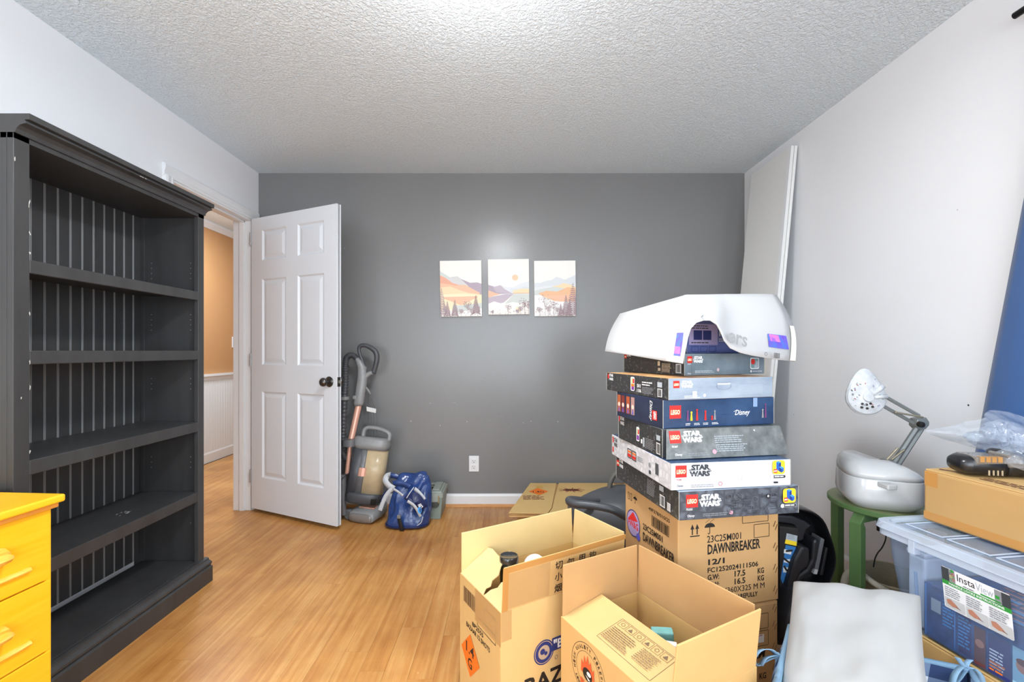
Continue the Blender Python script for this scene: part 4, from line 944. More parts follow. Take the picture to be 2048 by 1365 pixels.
p.rect(.180, .214, .38, .254, NV); p.text('"Brothers"', .186, .218, .030, WH, w=.17, bold=.03); p.ring(.196, .192, .006, .0012, NV)
p.build('printing', b1)
p = Print((0, .277, 0), (0, -1, 0), (0, 0, 1))
p.barcode(.03, .305, .085, .050, ink('brown_bar', (100, 70, 50)), 9)
p.frame(.178, .304, .245, .350, .0018, K); p.frame(.132, .275, .247, .301, .0018, K)
p.text('BP2555', .095, .255, .014, K, w=.075, bold=.015, rot=0); p.text('BAZAAR 12 SHOTS', .052, .233, .015, K, w=.16, bold=.015)
cx, cy = .080, .150
p.poly([(cx - .066, cy), (cx, cy - .069), (cx + .066, cy), (cx, cy + .069)], OR)
p.frame(cx - .0, cy, cx, cy, .001, K); p.text('1.4', cx - .030, cy + .002, .034, K, w=.058, bold=.02); p.text('G', cx - .016, cy - .042, .034, K, w=.030, bold=.02)
p.build('printing', b1)
p = Print((0, -.0002, 0), (1, 0, 0), (0, 0, 1))
for i, (s0, s1) in enumerate((('切', '勿用钩'), ('小', '心轻放'), ('烟', '火爆竹'))):
    for k, chh in enumerate(s0 + s1): p.text(chh, .188 + k * .045, .078 - i * .036, .026, K, w=.028, bold=.012)
p.build('printing', f_front)
p = Print((0, -.0002, 0), (1, 0, 0), (0, 0, 1)); p.rect(.004, .112, .482, .1302, TAPEB); p.rect(.002, .0, .022, .130, TAPEB); p.rect(.022, .004, .168, .110, TAPE); p.build('tape', f_front, 'wide clear packing tape')
p = Print((0, -.001, 0), (1, 0, 0), (0, 0, 1)); p.rect(.0, .30, .035, .385, TAPE); p.build('tape', b1)
p = Print((-.001, .277, 0), (0, -1, 0), (0, 0, 1)); p.rect(.115, .285, .277, .384, TAPE); p.build('tape', b1)
# contents of the left carton
M_AMB = mat('dark_amber_glass', (50, 52, 34), .08, spec=.8, coat=.5, alpha=(.88, (120, 120, 70)))
j = thing('glass_jar', 'dark green glass jar lid poking out of the left open carton', 'jar', tuple(P(1018, 1132, 1.50).xy) + (.328,))
b = MB(); b.lathe([(.001, 0), (.028, 0), (.030, .005), (.030, .10), (.026, .112), (.001, .112)], 28); b.build('jar_body', M_AMB, j, smooth=True, autos=40)
b = MB(); b.lathe([(.001, .108), (.030, .108), (.0315, .112), (.0315, .128), (.029, .132), (.026, .130), (.001, .129)], 32); b.build('jar_lid', mat('black_lid', (42, 42, 44), .15, coat=.5), j, smooth=True, autos=40)
wl = thing('white_round_lid', 'white round lid standing in the left open carton', 'lid', tuple(P(1068, 1132, 1.52).xy) + (.410,))
wl.rotation_euler = (R(62), 0, R(25))
b = MB(); b.lathe([(.001, 0), (.038, 0), (.041, .004), (.041, .014), (.038, .016), (.001, .017)], 32); b.build('lid_disc', mat('white_plastic', (244, 244, 246), .3), wl, smooth=True, autos=40)
boxo('lid_grip', mat('white_plastic', (244, 244, 246), .3), (-.012, .012, -.004, .004, .016, .022), wl, bevel=.002)
inr = tag(boxo('inner_carton', CB3, (0, .40, 0, .18, 0, .30), bevel=.002), 'pale cardboard packet filling the bottom of the left open carton', 'box'); inr.location = (-.03, 1.372, .008); inr.rotation_euler = (0, 0, R(31))

# ------------------------------------------------------------------ open carton with the round fire logo (front)
b2 = carton('open_carton', 'front open carton with the round flame emblem and label on its folded flap', (.149, 1.333, 0), -61.5, .406, .302, .357, CB2, CB4, closed=False)
f2 = flap(b2, 'front', .406, .302, .357, .150, -78, CB1); flap(b2, 'back', .406, .302, .357, .150, 1, CB4); flap(b2, 'left', .406, .302, .357, .150, 0, CB4); flap(b2, 'right', .406, .302, .357, .152, 6, CB2)
p = Print((0, 0, 0), (1, 0, 0), (0, 0, 1)); cx, cy = .126, .272
bk2 = ink('faded_black', (70, 52, 40))
p.ring(cx, cy, .072, .0014, bk2, 40); p.ring(cx, cy, .050, .001, bk2, 36)
for i, chh in enumerate('HIGH QUALITY FIREWORKS  '):
    a = 200 - i * 10.5 - 0
    if chh != ' ': p.text(chh, cx + .055 * math.cos(R(a)), cy + .055 * math.sin(R(a)), .010, bk2, w=.007, bold=.03, rot=a - 90)
for i, chh in enumerate('LIGHT UP THE NIGHT'):
    a = 215 + i * 6.5
    if chh != ' ': p.text(chh, cx + .065 * math.cos(R(a)), cy + .065 * math.sin(R(a)), .009, bk2, w=.006, bold=.03, rot=a + 90)
p.poly([(cx - .028, cy - .012), (cx - .026, cy + .022), (cx - .018, cy + .010), (cx - .014, cy + .036), (cx - .006, cy + .020), (cx, cy + .044), (cx + .007, cy + .020), (cx + .014, cy + .034), (cx + .018, cy + .010), (cx + .027, cy + .020), (cx + .028, cy - .012)], ink('flame', (226, 92, 50)))
p.disc(cx, cy - .008, .020, K, ry=.017); p.disc(cx + .006, cy - .004, .009, WH, ry=.006); p.poly([(cx - .008, cy - .012), (cx + .012, cy - .018), (cx + .004, cy - .022)], WH)
p.text('BLAZE', cx - .030, cy - .044, .014, ink('flame', (226, 92, 50)), w=.06, bold=.04)
p.build('printing', b2)
p = Print((0, -.0002, 0), (1, 0, 0), (0, 0, 1)); gi = ink('faded_brown', (120, 96, 70))
p.frame(.130, .028, .322, .122, .0010, gi)
for k in range(6):
    x0_ = .136 + k * .0305; p.frame(x0_, .096, x0_ + .025, .118, .0009, gi)
    [p.ring, lambda *a_: None][k % 2](x0_ + .0125, .107, .006, .0012, gi); 
    if k % 2: p.poly([(x0_ + .005, .101), (x0_ + .020, .101), (x0_ + .0125, .113)], gi)
p.tiny(.136, .084, .095, 8, .0068, gi, t=.0022, seed=41); p.tiny(.245, .084, .065, 7, .0068, gi, t=.0022, seed=42)
p.build('printing', f2, 'thin printed handling label')
tl = tag(None or boxo('folded_paper', mat('teal_paper', (120, 182, 180), .6, var=.1, vscale=30), (0, .060, 0, .030, 0, .150), bevel=.004), 'teal folded packet inside the front open carton', 'packet'); tl.location = (.412, 1.300, .185); tl.rotation_euler = (R(4), R(-3), R(-10))
t2 = tag(boxo('folded_paper', mat('white_paper', (232, 232, 232), .6), (0, .055, 0, .022, 0, .140), bevel=.003), 'white packet beside the teal one in the front open carton', 'packet'); t2.location = (.402, 1.262, .185); t2.rotation_euler = (0, R(2), R(-14))
fill = tag(boxo('inner_carton', CB4, (0, .385, 0, .285, 0, .17), bevel=.003), 'brown packet lining the bottom of the front open carton', 'box'); fill.location = (.162, 1.329, .008); fill.rotation_euler = (0, 0, R(-61.5))

# ------------------------------------------------------------------ upright vacuum behind the door edge
V_G = mat('vacuum_grey', (106, 106, 108), .38, var=.12, vscale=25); V_DK = mat('vacuum_dark_grey', (70, 71, 75), .42, var=.1, vscale=25); V_CU = mat('vacuum_rose_gold', (222, 168, 146), .3, metal=.25)
V_LT = mat('vacuum_light_grey', (136, 136, 136), .35, var=.08, vscale=30); V_CUP = mat('dusty_clear_cup', (206, 184, 148), .25, var=.1, vscale=14, alpha=(.82, (235, 220, 190)))
vc = thing('upright_vacuum', 'grey and rose-gold upright vacuum cleaner standing between the open door and the blue bag', 'vacuum', (0, 0, 0))
def loft(name, m, parent, rings, smooth_=True, **k):
    b = MB(); b.loops(rings); return b.build(name, m, parent, smooth=smooth_, **k)
def rr_ring(c, ax, ay, hx_, hy_, pw_=3.2, n=20):
    out = []
    for k in range(n):
        a = 2 * math.pi * k / n; ca, sa = math.cos(a), math.sin(a)
        out.append(Vector(c) + Vector(ax) * (hx_ * abs(ca) ** (2 / pw_) * (1 if ca > 0 else -1)) + Vector(ay) * (hy_ * abs(sa) ** (2 / pw_) * (1 if sa > 0 else -1)))
    return out
X_, Y_, Z_ = Vector((1, 0, 0)), Vector((0, 1, 0)), Vector((0, 0, 1))
# floor head: a rounded nozzle pointing at the room, turned a little
hd = Vector((-.32, -.947, 0)); hs_ = Vector((.947, -.32, 0))
c0 = P(722, 1034, 3.0)
b = MB()
hr = []
for s_, hw, zt_ in ((.0, .092, .062), (.012, .098, .070), (.06, .100, .082), (.13, .096, .095), (.19, .080, .10), (.22, .055, .085)):
    c = Vector((c0.x, 2.985, 0)) - hd * s_; hr.append(rr_ring((c.x, c.y, zt_ / 2 + .006), hs_, Z_, hw, zt_ / 2, 3.6))
loft('nozzle_head', V_LT, vc, hr)
hr = []
for s_, hw, zt_ in ((-.010, .078, .044), (-.004, .086, .052), (.004, .088, .054)):
    c = Vector((c0.x, 2.985, 0)) - hd * s_; hr.append(rr_ring((c.x, c.y, .038), hs_, Z_, hw, zt_ / 2, 4))
loft('nozzle_window', mat('nozzle_window', (128, 122, 118), .2, coat=.4), vc, hr)
c = Vector((c0.x, 2.985, .0)) - hd * .09
b = MB(); q = []
for du, dv in ((-.045, -.045), (.075, -.045), (.060, .045), (-.030, .02)): pt = c + hs_ * du - hd * dv; q.append((pt.x, pt.y))
b.prism(q, .085, .094, lambda u, v, t: (u, v, t)); b.build('nozzle_accent', V_CU, vc, bevel=.003)
for dx_ in (-.115,):
    b = MB(); Mx = Matrix.Translation(Vector((c0.x, 2.985, .037)) - hd * .06 + hs_ * dx_ + hd * .02) @ Matrix.Rotation(math.atan2(hd.y, hd.x), 4, 'Z') @ Matrix.Rotation(R(90), 4, 'Y')
    b.lathe([(.001, -.02), (.030, -.02), (.036, -.012), (.036, .012), (.030, .02), (.024, .021), (.022, .016), (.001, .016)], 26, Mx); b.build('wheel', V_G, vc, smooth=True, autos=40)
# body pod: leans a few degrees
def up(px, py, Yv=3.10): return P(px, py, Yv)
a0, a1 = up(727, 1003, 3.08), up(743, 893, 3.13); ax = (a1 - a0); axn = ax.normalized(); sx_ = Vector((axn.z, 0, -axn.x)).normalized(); sy_ = axn.cross(sx_) * -1
def podring(t_, hx_, hy_, off=0, pw_=3.4): return rr_ring(a0 + ax * t_ + sx_ * off, sx_, sy_, hx_, hy_, pw_)
loft('motor_base', V_DK, vc, [podring(-.02, .098, .075), podring(.02, .118, .085), (podring(.13, .121, .088)), podring(.17, .116, .085)])
loft('rear_spine', V_DK, vc, [podring(.10, .045, .075, -.072), podring(.95, .045, .075, -.062)])
loft('dust_cup', V_CUP, vc, [podring(.155, .083, .070, .038, 2.6), podring(.99, .085, .072, .034, 2.6)])
loft('cup_frame', V_G, vc, [podring(.16, .030, .074, -.030), podring(.96, .028, .075, -.022)])
b = MB(); f0 = a0 + ax * .50 - sy_ * .0 ; b.loops([podring(.47, .0325, .078, -.020, 4), podring(.62, .0325, .078, -.018, 4)]); b.build('cup_latch', V_CU, vc)
loft('cup_collar', V_LT, vc, [podring(.95, .112, .080, .008), podring(1.02, .122, .086, .006), podring(1.12, .120, .084, .004), podring(1.17, .104, .072, .0)])
b = MB(); hh = [a0 + ax * 1.10 - sx_ * .062, a0 + ax * 1.24 - sx_ * .066, a0 + ax * 1.33 - sx_ * .045, a0 + ax * 1.33 + sx_ * .04, a0 + ax * 1.26 + sx_ * .11, a0 + ax * 1.12 + sx_ * .112]
b.tube(hh, .015, 12, sub=4, ell=1.3); b.build('cup_handle', V_LT, vc, smooth=True)
for k in range(6):
    q0 = a0 + ax * (.02 + .016 * k) + sx_ * .095 - sy_ * 0; 
    b = MB(); c = a0 + ax * (.035 + .018 * k) + sx_ * .088; b.box(c.x - .018, c.x + .018, c.y - .092, c.y - .080, c.z - .0015, c.z + .0015); b.build('vent_slat', K, vc)
# tube and handle
b = MB(); b.tube([up(694, 948, 3.08), up(700, 890, 3.10)], .0145, 14); b.tube([up(700, 890, 3.10), up(718, 808, 3.17)], .0215, 16); b.build('wand_tube', V_CU, vc, smooth=True, autos=40)
b = MB(); c = up(699, 884, 3.08); b.loops([rr_ring(c + Z_ * z_, X_, Y_, .042, .04, 3) for z_ in (-.028, .018)]); b.build('wand_clip', V_G, vc, smooth=True, autos=40)
loft('wand_grip', V_LT, vc, [rr_ring(up(717, 812, 3.17), X_, Y_, .031, .028, 2.6), rr_ring(up(718, 806, 3.17), X_, Y_, .035, .031, 2.6), rr_ring(up(723, 770, 3.18), X_, Y_, .035, .031, 2.4), rr_ring(up(725, 752, 3.19), X_, Y_, .034, .03, 2.2), rr_ring(up(724, 735, 3.19), X_, Y_, .031, .028, 2.2), rr_ring(up(718, 722, 3.19), X_, Y_, .024, .024, 2.2), rr_ring(up(714, 716, 3.19), X_, Y_, .017, .018, 2)])
b = MB(); b.tube([up(728, 756, 3.19), up(738, 748, 3.19), up(746, 746, 3.19)], [.02, .017, .014], 12, sub=3); b.build('grip_neck', V_LT, vc, smooth=True)
b = MB(); lpth = [up(733, 752, 3.19), up(727, 728, 3.19), up(719, 706, 3.19), up(719, 695, 3.19), up(727, 691, 3.19), up(740, 695, 3.19), up(751, 704, 3.19), up(754, 716, 3.19), up(751, 733, 3.19), up(747, 747, 3.19)]
b.tube(lpth, [.013, .011, .012, .013, .014, .016, .019, .019, .018, .017], 12, sub=5); b.build('loop_handle', V_DK, vc, smooth=True)
b = MB()
pth, _r = smooth([up(713, 717, 3.19), up(705, 711, 3.18), up(695, 714, 3.17), up(691, 728, 3.16), up(691, 760, 3.15), up(689, 800, 3.13), up(687, 850, 3.11), up(686, 890, 3.10), up(688, 912, 3.10), up(696, 920, 3.10)], [1] * 10, 26)
b.tube(pth, [.0205 + .0022 * (1 if (i // 2) % 2 else -1) for i in range(len(pth))], 14); b.build('suction_hose', V_DK, vc, smooth=True)
b = MB(); c = up(690, 797, 3.135); b.loops([rr_ring(c + Z_ * z_, X_, Y_, r_, r_, 2) for z_, r_ in ((-.012, .024), (-.010, .029), (.010, .029), (.012, .024))]); b.build('hose_clamp', V_LT, vc, smooth=True, autos=40)
boxo('clamp_tab', V_LT, (c.x - .052, c.x - .024, c.y - .008, c.y + .008, c.z - .006, c.z + .006), vc, bevel=.003)
boxo('grip_knob', V_LT, (up(704, 797).x - .012, up(704, 797).x + .014, 3.14, 3.17, up(704, 797).z - .014, up(704, 797).z + .014), vc, bevel=.006)
b = MB(); b.tube([up(686, 950, 3.06), up(686, 1000, 3.05)], .022, 14); b.tube([up(686, 1000, 3.05), up(688, 1030, 3.05)], .018, 14); b.build('crevice_tool', V_G, vc, smooth=True, autos=40)
b = MB(); b.loops([rr_ring(up(696, 948, 3.05), (.5, 0, .5), Y_, .022, .02), rr_ring(up(684, 958, 3.05), (.5, 0, .5), Y_, .030, .02), rr_ring(up(680, 966, 3.05), (.5, 0, .5), Y_, .028, .02)]); b.build('dusting_brush', V_DK, vc, smooth=True, autos=50)
CORD = mat('cord_grey', (82, 82, 84), .5)
for k, (dx_, bow) in enumerate(((0, 3), (3, 5), (7, 9), (10, 14), (13, 20))):
    b = MB(); b.tube([up(731, 782, 3.19), up(733 + bow * .5, 800, 3.20), up(733 + bow, 830, 3.20), up(733 + bow, 862, 3.17), up(734 + bow * .9, 880, 3.14)], .0022, 6, sub=5); b.build('power_cord', CORD, vc, smooth=True)
b = MB(); c = up(742, 820, 3.18); b.hull8([tuple(c + Vector(q)) for q in ((-.030, -.003, -.010), (.034, -.003, -.024), (.034, .001, -.024), (-.030, .001, -.010), (-.032, -.003, .022), (.036, -.003, .006), (.036, .001, .006), (-.032, .001, .022))]); b.build('cord_tag', mat('tag_white', (214, 214, 212), .5), vc, bevel=.003)
b = MB(); b.tube([up(731, 774, 3.18), up(737, 782, 3.18), up(741, 789, 3.18)], .007, 8); b.build('cord_hook', V_LT, vc, smooth=True)

# ------------------------------------------------------------------ blue duffel bag
M_BAG = mat('bag_navy_nylon', (40, 66, 122), .24, var=.12, vscale=9, bump=.7, bscale=11, bdist=.02, coat=.15); M_BAG2 = mat('bag_dark_navy', (32, 42, 84), .35); M_STR = mat('bag_grey_strap', (190, 192, 196), .6, var=.05, vscale=60)
bg = thing('duffel_bag', 'navy blue nylon bag with grey straps slumped on the floor beside the vacuum', 'bag', (0, 0, 0))
b = MB(); rings = []
for t_ in [i / 14 for i in range(15)]:
    zc = .004 + .325 * t_; py = 1063 - (1063 - 958) * t_
    hw = .143 * (1 - .12 * t_ - .26 * t_ ** 2.2); hd_ = .102 * (1 - .74 * t_ ** 1.5)
    if t_ == 0: hw, hd_ = hw * .96, hd_ * .94
    cx_ = -.665 + .030 * t_; cy_ = 2.965 + .06 * t_
    rg_ = []
    for k in range(40):
        a = 2 * math.pi * k / 40; ca, sa = math.cos(a), math.sin(a); pw_ = 2.7
        v = Vector((cx_ + hw * abs(ca) ** (2 / pw_) * (1 if ca > 0 else -1), cy_ + hd_ * abs(sa) ** (2 / pw_) * (1 if sa > 0 else -1), zc))
        nz = (.30 - abs(noise.noise(Vector((v.x * 15 + 3, v.y * 15, v.z * 8 - v.x * 9))))) * .050 * min(1, t_ * 3.5) + noise.noise(Vector((v.x * 34, v.y * 34, v.z * 16 + 4))) * .007 * min(1, t_ * 4)
        crease = -.022 * math.exp(-((v.x - (cx_ - .015)) / .014) ** 2) * (1 if sa < 0 else 0) * (1 if .28 < t_ < .85 else .2)
        v += Vector((ca, sa, 0)) * (nz + crease); v.z += t_ ** 2 * (.022 * math.sin(ca * 3.6 - .4) - .012) 
        rg_.append(v)
    rings.append(rg_)
b.loops(rings); b.build('bag_body', M_BAG, bg, smooth=True, subsurf=1)
b = MB(); b.loops([rr_ring((-.665, 2.965, .010), X_, Y_, .139, .098, 2.8, 40), rr_ring((-.665, 2.965, .022), X_, Y_, .143, .103, 2.8, 40)]); b.build('bottom_welt', M_BAG2, bg, smooth=True, bevel=.002)
def ribbon(name, m, parent, pts, wd, thick=.002, sub=5, side=None):
    pts = [Vector(p) for p in pts]; pts, _ = smooth(pts, [1] * len(pts), sub); A, B_ = [], []
    for i, p_ in enumerate(pts):
        t_ = (pts[min(i + 1, len(pts) - 1)] - pts[max(i - 1, 0)]).normalized()
        s_ = (side(i / len(pts)) if callable(side) else Vector(side)).normalized() if side else t_.cross(Y_).normalized()
        A.append(p_ - s_ * wd / 2); B_.append(p_ + s_ * wd / 2)
    b = MB(); b.loops([A, B_], cap=False, closed=False); return b.build(name, m, parent, smooth=True, solid=thick)
ribbon('shoulder_strap', M_STR, bg, [P(788, 978, 2.93), P(778, 972, 2.93), P(771, 962, 2.94), P(774, 953, 2.96), P(781, 950, 2.99)], .036)
ribbon('shoulder_strap', M_BAG, bg, [P(779, 951, 3.0), P(790, 953, 3.01), P(802, 958, 3.01), P(812, 963, 3.01)], .034)
ribbon('shoulder_strap', M_STR, bg, [P(787, 977, 2.92), P(778, 984, 2.92), P(770, 996, 2.92), P(764, 1010, 2.92), P(760, 1022, 2.92)], .026)
ribbon('shoulder_strap', M_BAG2, bg, [P(776, 981, 2.95), P(768, 992, 2.95), P(763, 1004, 2.95)], .020)
ribbon('shoulder_strap', M_STR, bg, [P(786, 978, 2.90), P(796, 984, 2.885), P(806, 992, 2.868)], .014)
ribbon('carry_handle', M_BAG, bg, [P(786, 968, 2.96), P(797, 966, 2.955), P(810, 970, 2.95), P(820, 975, 2.94)], .034)
ribbon('front_pocket', M_BAG2, bg, [P(818, 1006, 2.862), P(826, 998, 2.868), P(834, 1004, 2.872), P(844, 1020, 2.875)], .085, sub=3)
ribbon('side_trim', M_STR, bg, [P(829, 978, 2.90), P(836, 984, 2.89), P(843, 992, 2.885), P(849, 1000, 2.885)], .024)
ribbon('side_trim', M_STR, bg, [P(815, 1003, 2.85), P(826, 1010, 2.848), P(834, 1020, 2.848), P(841, 1034, 2.85)], .018)
ribbon('side_piping', M_STR, bg, [P(813, 997, 2.855), P(820, 986, 2.865), P(828, 975, 2.89)], .006); ribbon('side_piping', M_STR, bg, [P(834, 1052, 2.85), P(842, 1046, 2.855), P(846, 1034, 2.865)], .005)
ribbon('buckle_strap', K, bg, [P(797, 1032, 2.85), P(800, 1045, 2.845), P(803, 1058, 2.85), P(805, 1065, 2.86)], .024); boxo('buckle', mat('buckle_grey', (120, 118, 116), .3), (P(794, 1032, 2.83).x, P(801, 1032, 2.83).x, 2.826, 2.84, P(0, 1038, 2.83).z, P(0, 1031, 2.83).z), bg, bevel=.003)
p = Print(P(835, 1011, 2.842), (1, .35, -.1), (-.1, .25, 1)); p.text('ASCI', 0, .0, .024, WH, w=.028, bold=.04, rot=-55); p.disc(.012, -.030, .012, CY, ry=.020); p.disc(.015, -.030, .005, NV, ry=.013); p.build('emblem', bg)

# ------------------------------------------------------------------ sage ammo box
M_SG = mat('sage_plastic', (132, 146, 138), .5, bump=.2, bscale=120); M_SGL = mat('sage_plastic_lid', (152, 158, 150), .5)
ab = thing('storage_can', 'sage green hard plastic lidded can on the floor against the charcoal wall', 'box', (-.572, 3.055, 0))
b = MB(); b.hull8([(.010, .006, 0), (.104, .006, 0), (.104, .225, 0), (.010, .225, 0), (0, 0, .150), (.118, 0, .150), (.118, .232, .150), (0, .232, .150)]); b.build('can_body', M_SG, ab, bevel=.004)
boxo('can_foot', M_SG, (.02, .094, .010, .22, -.0, .004), ab)
b = MB(); b.box(-.004, .122, -.004, .236, .146, .176); b.box(.004, .114, .004, .228, .176, .186, ins=.004); b.build('can_lid', M_SGL, ab, bevel=.003)
b = MB(); b.tube([(-.002, .06, .183), (.0, .06, .204), (.05, .06, .206), (.05, .17, .206), (.0, .17, .204)], .006, 8); 
boxo('lid_handle', M_SGL, (.045, .095, .03, .21, .186, .196), ab, bevel=.003); boxo('handle_slot', K, (.008, .042, .05, .12, .1855, .1875), ab); boxo('handle_slot', K, (-.006, .045, .145, .152, .1855, .190), ab)
lt = boxo('latch', M_SGL, (.028, .092, -.014, .0, .120, .166), ab, bevel=.004)
b = MB(); b.prism([(.022, .118), (.098, .118), (.094, .095), (.080, .083), (.040, .083), (.026, .095)], -.010, .0, lambda u, v, t: (u, t, v)); b.build('latch_recess', mat('latch_shadow_plastic', (70, 74, 70), .5), lt, bevel=.004)
for x_ in (.024, .092): boxo('latch_hinge', mat('pin_brass', (176, 150, 100), .4, metal=.4), (x_, x_ + .005, -.016, 0, .115, .160), lt, bevel=.001)

# ------------------------------------------------------------------ black child seat base at right
M_BP = mat('black_plastic', (24, 24, 27), .3, bump=.06, bscale=300, coat=.1); M_BP2 = mat('black_plastic_satin', (38, 38, 42), .35); M_GYR = mat('grey_belt_guide', (96, 96, 100), .5)
YS = 1.66
cs = thing('child_seat_base', 'black plastic child seat base with blue and yellow sticker, behind the DAWNBREAKER carton', 'child seat', (0, 0, 0))
def S_(px, py): q = P(px, py, YS); return (q.x, q.z)
outl = [(1500, 1012), (1560, 1010), (1597, 1014), (1622, 1020), (1640, 1031), (1650, 1044), (1658, 1066), (1666, 1090), (1671, 1112), (1670, 1135), (1662, 1160), (1650, 1185), (1640, 1215), (1610, 1300), (1500, 1300)]
O_ = [S_(*q) for q in outl]; cc = (sum(q[0] for q in O_) / len(O_), sum(q[1] for q in O_) / len(O_))
def sc_out(k, dy): return [(cc[0] + (x_ - cc[0]) * k, YS + dy, max(.012, cc[1] + (z_ - cc[1]) * k)) for x_, z_ in O_]
b = MB(); b.loops([sc_out(.99, .20), sc_out(1.0, .02), sc_out(.995, .0), sc_out(.97, -.012), sc_out(.935, -.006), sc_out(.90, .012), sc_out(.86, .05), sc_out(.80, .075)]); b.build('seat_shell', M_BP, cs, smooth=True, autos=50, subsurf=1)
def slab(name, m, pts, y0, y1, par=cs, bev=.006, **k):
    b = MB(); b.prism([S_(*q) for q in pts], YS + y0, YS + y1, lambda u, v, t: (u, t, v)); return b.build(name, m, par, bevel=bev, seg=3, **k)
slab('upper_tray', M_BP2, [(1540, 1030), (1586, 1033), (1612, 1044), (1624, 1052), (1612, 1062), (1607, 1082), (1596, 1084), (1592, 1056), (1588, 1050), (1540, 1044)], .0, .08)
slab('side_rib', M_BP2, [(1620, 1078), (1628, 1074), (1632, 1080), (1629, 1110), (1620, 1135), (1608, 1148), (1594, 1160), (1586, 1176), (1580, 1170), (1590, 1146), (1606, 1135), (1616, 1116)], -.02, .06, bev=.010)
slab('belt_guide', M_GYR, [(1638, 1074), (1645, 1077), (1632, 1142), (1624, 1142)], -.012, .04, bev=.002)
slab('belt_guide', M_BP2, [(1650, 1094), (1654, 1096), (1644, 1150), (1638, 1150)], -.006, .04, bev=.002)
slab('guide_label', mat('label_pale', (190, 190, 190), .5), [(1625, 1136), (1631, 1137), (1629, 1146), (1622, 1145)], -.014, .0, bev=.0005)
arm = slab('release_arm', M_BP2, [(1586, 1082), (1602, 1086), (1602, 1112), (1598, 1122), (1586, 1132), (1578, 1150), (1572, 1176), (1560, 1200), (1550, 1196), (1560, 1150), (1572, 1110)], -.05, .03, bev=.008)
b = MB(); b.loops([rr_ring(P(1588, 1165, YS - .03), X_, Y_, .045, .05, 2.5), rr_ring(P(1586, 1190, YS - .04), X_, Y_, .05, .06, 2.5), rr_ring(P(1580, 1215, YS - .06), X_, Y_, .05, .06, 2.5), rr_ring(P(1575, 1235, YS - .06), X_, Y_, .06, .06, 2.5), rr_ring(P(1570, 1290, YS - .06), X_, Y_, .06, .06, 2.5)]); b.build('lower_bolster', M_BP2, cs, smooth=True, subsurf=1)
stk = slab('sticker_panel', K, [(1556, 1048), (1588, 1052), (1586, 1080), (1570, 1140), (1550, 1180), (1550, 1048)], -.028, .02, bev=.003)
def quadP(p, pts, m): p.poly([S_(*q) for q in pts], m)
p = Print((0, YS - .028, 0), (1, 0, 0), (0, 0, 1))
quadP(p, [(1562, 1084), (1582, 1088), (1571, 1134), (1556, 1160), (1552, 1150)], ink('sticker_blue', (50, 120, 185)))
quadP(p, [(1564, 1061), (1585, 1066), (1584, 1078), (1562, 1073)], ink('lightgrey', (170, 178, 184))); quadP(p, [(1562, 1073), (1584, 1078), (1583, 1086), (1560, 1081)], YE)
for q in ([(1559, 1092), (1574, 1096), (1572, 1103), (1558, 1100)], [(1559, 1112), (1571, 1112), (1568, 1120), (1558, 1118)], [(1557, 1128), (1567, 1128), (1563, 1138), (1557, 1138)]): quadP(p, q, WH)
for q in ([(1562, 1094), (1576, 1093), (1575, 1097), (1562, 1098)], [(1558, 1108), (1571, 1118), (1569, 1121), (1557, 1112)], [(1560, 1124), (1566, 1134), (1563, 1136), (1557, 1127)]): quadP(p, q, K)
a_ = S_(1564, 1064); p.tiny(a_[0] + .002, a_[1] - .003, .03, 3, .005, GY, seed=51); p.build('sticker', cs)

# ------------------------------------------------------------------ green stool
M_GS = mat('stool_green', (104, 138, 84), .38, var=.03, vscale=6); M_GT = mat('stool_green_top', (140, 150, 104), .4)
zs = .578; scx, scy, sr = 1.405, 1.685, .190
gs = thing('green_stool', 'green painted round stool with bent square legs by the right wall', 'stool', (scx, scy, 0))
b = MB(); b.lathe([(.001, zs - .020), (sr - .004, zs - .020), (sr, zs - .016), (sr, zs - .003), (sr - .004, zs), (.001, zs)], 48); b.build('seat', M_GS, gs, smooth=True, autos=30)
b = MB(); b.lathe([(.001, zs), (sr - .0035, zs), (sr - .005, zs + .0008), (.001, zs + .001)], 48); b.build('seat_top', M_GT, gs, smooth=True, autos=30)
for an in (202, 112, 22, 292):
    lg = MB(); lw = .019
    prof = [(sr * .35, zs - .050), (sr - .010, zs - .050), (sr + .010 - .030, zs - .070), (sr + .010 - .030, 0), (sr + .010, 0), (sr + .010, zs - .052), (sr - .018, zs - .020), (sr * .35, zs - .020)]
    lg.prism(prof, -lw, lw, lambda u, v, t: (u, t, v)); lo = lg.build('leg', M_GS, gs, bevel=.002); lo.rotation_euler = (0, 0, R(an))

# white glossy device on the stool
M_WG = mat('white_gloss_plastic', (218, 219, 219), .16, coat=.5)
wd = thing('white_appliance', 'glossy white rounded appliance sitting on the green stool', 'appliance', (0, 0, 0))
zb = zs + .0015
def dev_ring(z_, k, x0_=1.222, x1_=1.462, y0_=1.532, y1_=1.788, sh_=0, front=1.0):
    cx_, cy_ = (x0_ + x1_) / 2, (y0_ + y1_) / 2 + sh_
    return rr_ring((cx_, cy_, z_), (math.cos(R(-24)), math.sin(R(-24)), 0), (-math.sin(R(-24)), math.cos(R(-24)), 0), (x1_ - x0_) / 2 * k, (y1_ - y0_) / 2 * k, 3.6, 36)
loft('appliance_base', M_WG, wd, [dev_ring(zb, .70), dev_ring(zb + .004, .78), dev_ring(zb + .030, .985), dev_ring(zb + .045, 1.0), dev_ring(zb + .108, .975), dev_ring(zb + .111, .965)])
lid_r = []
for z_, k, sh_ in ((.112, .968, 0), (.130, .95, .004), (.150, .88, .012), (.163, .76, .022), (.168, .60, .03)):
    rg_ = dev_ring(zb + z_, k, sh_=sh_)
    lid_r.append([Vector((v.x, v.y, v.z - .045 * max(0, (v.x - 1.34) / .12) * ((z_ - .112) / .056) )) for v in rg_])
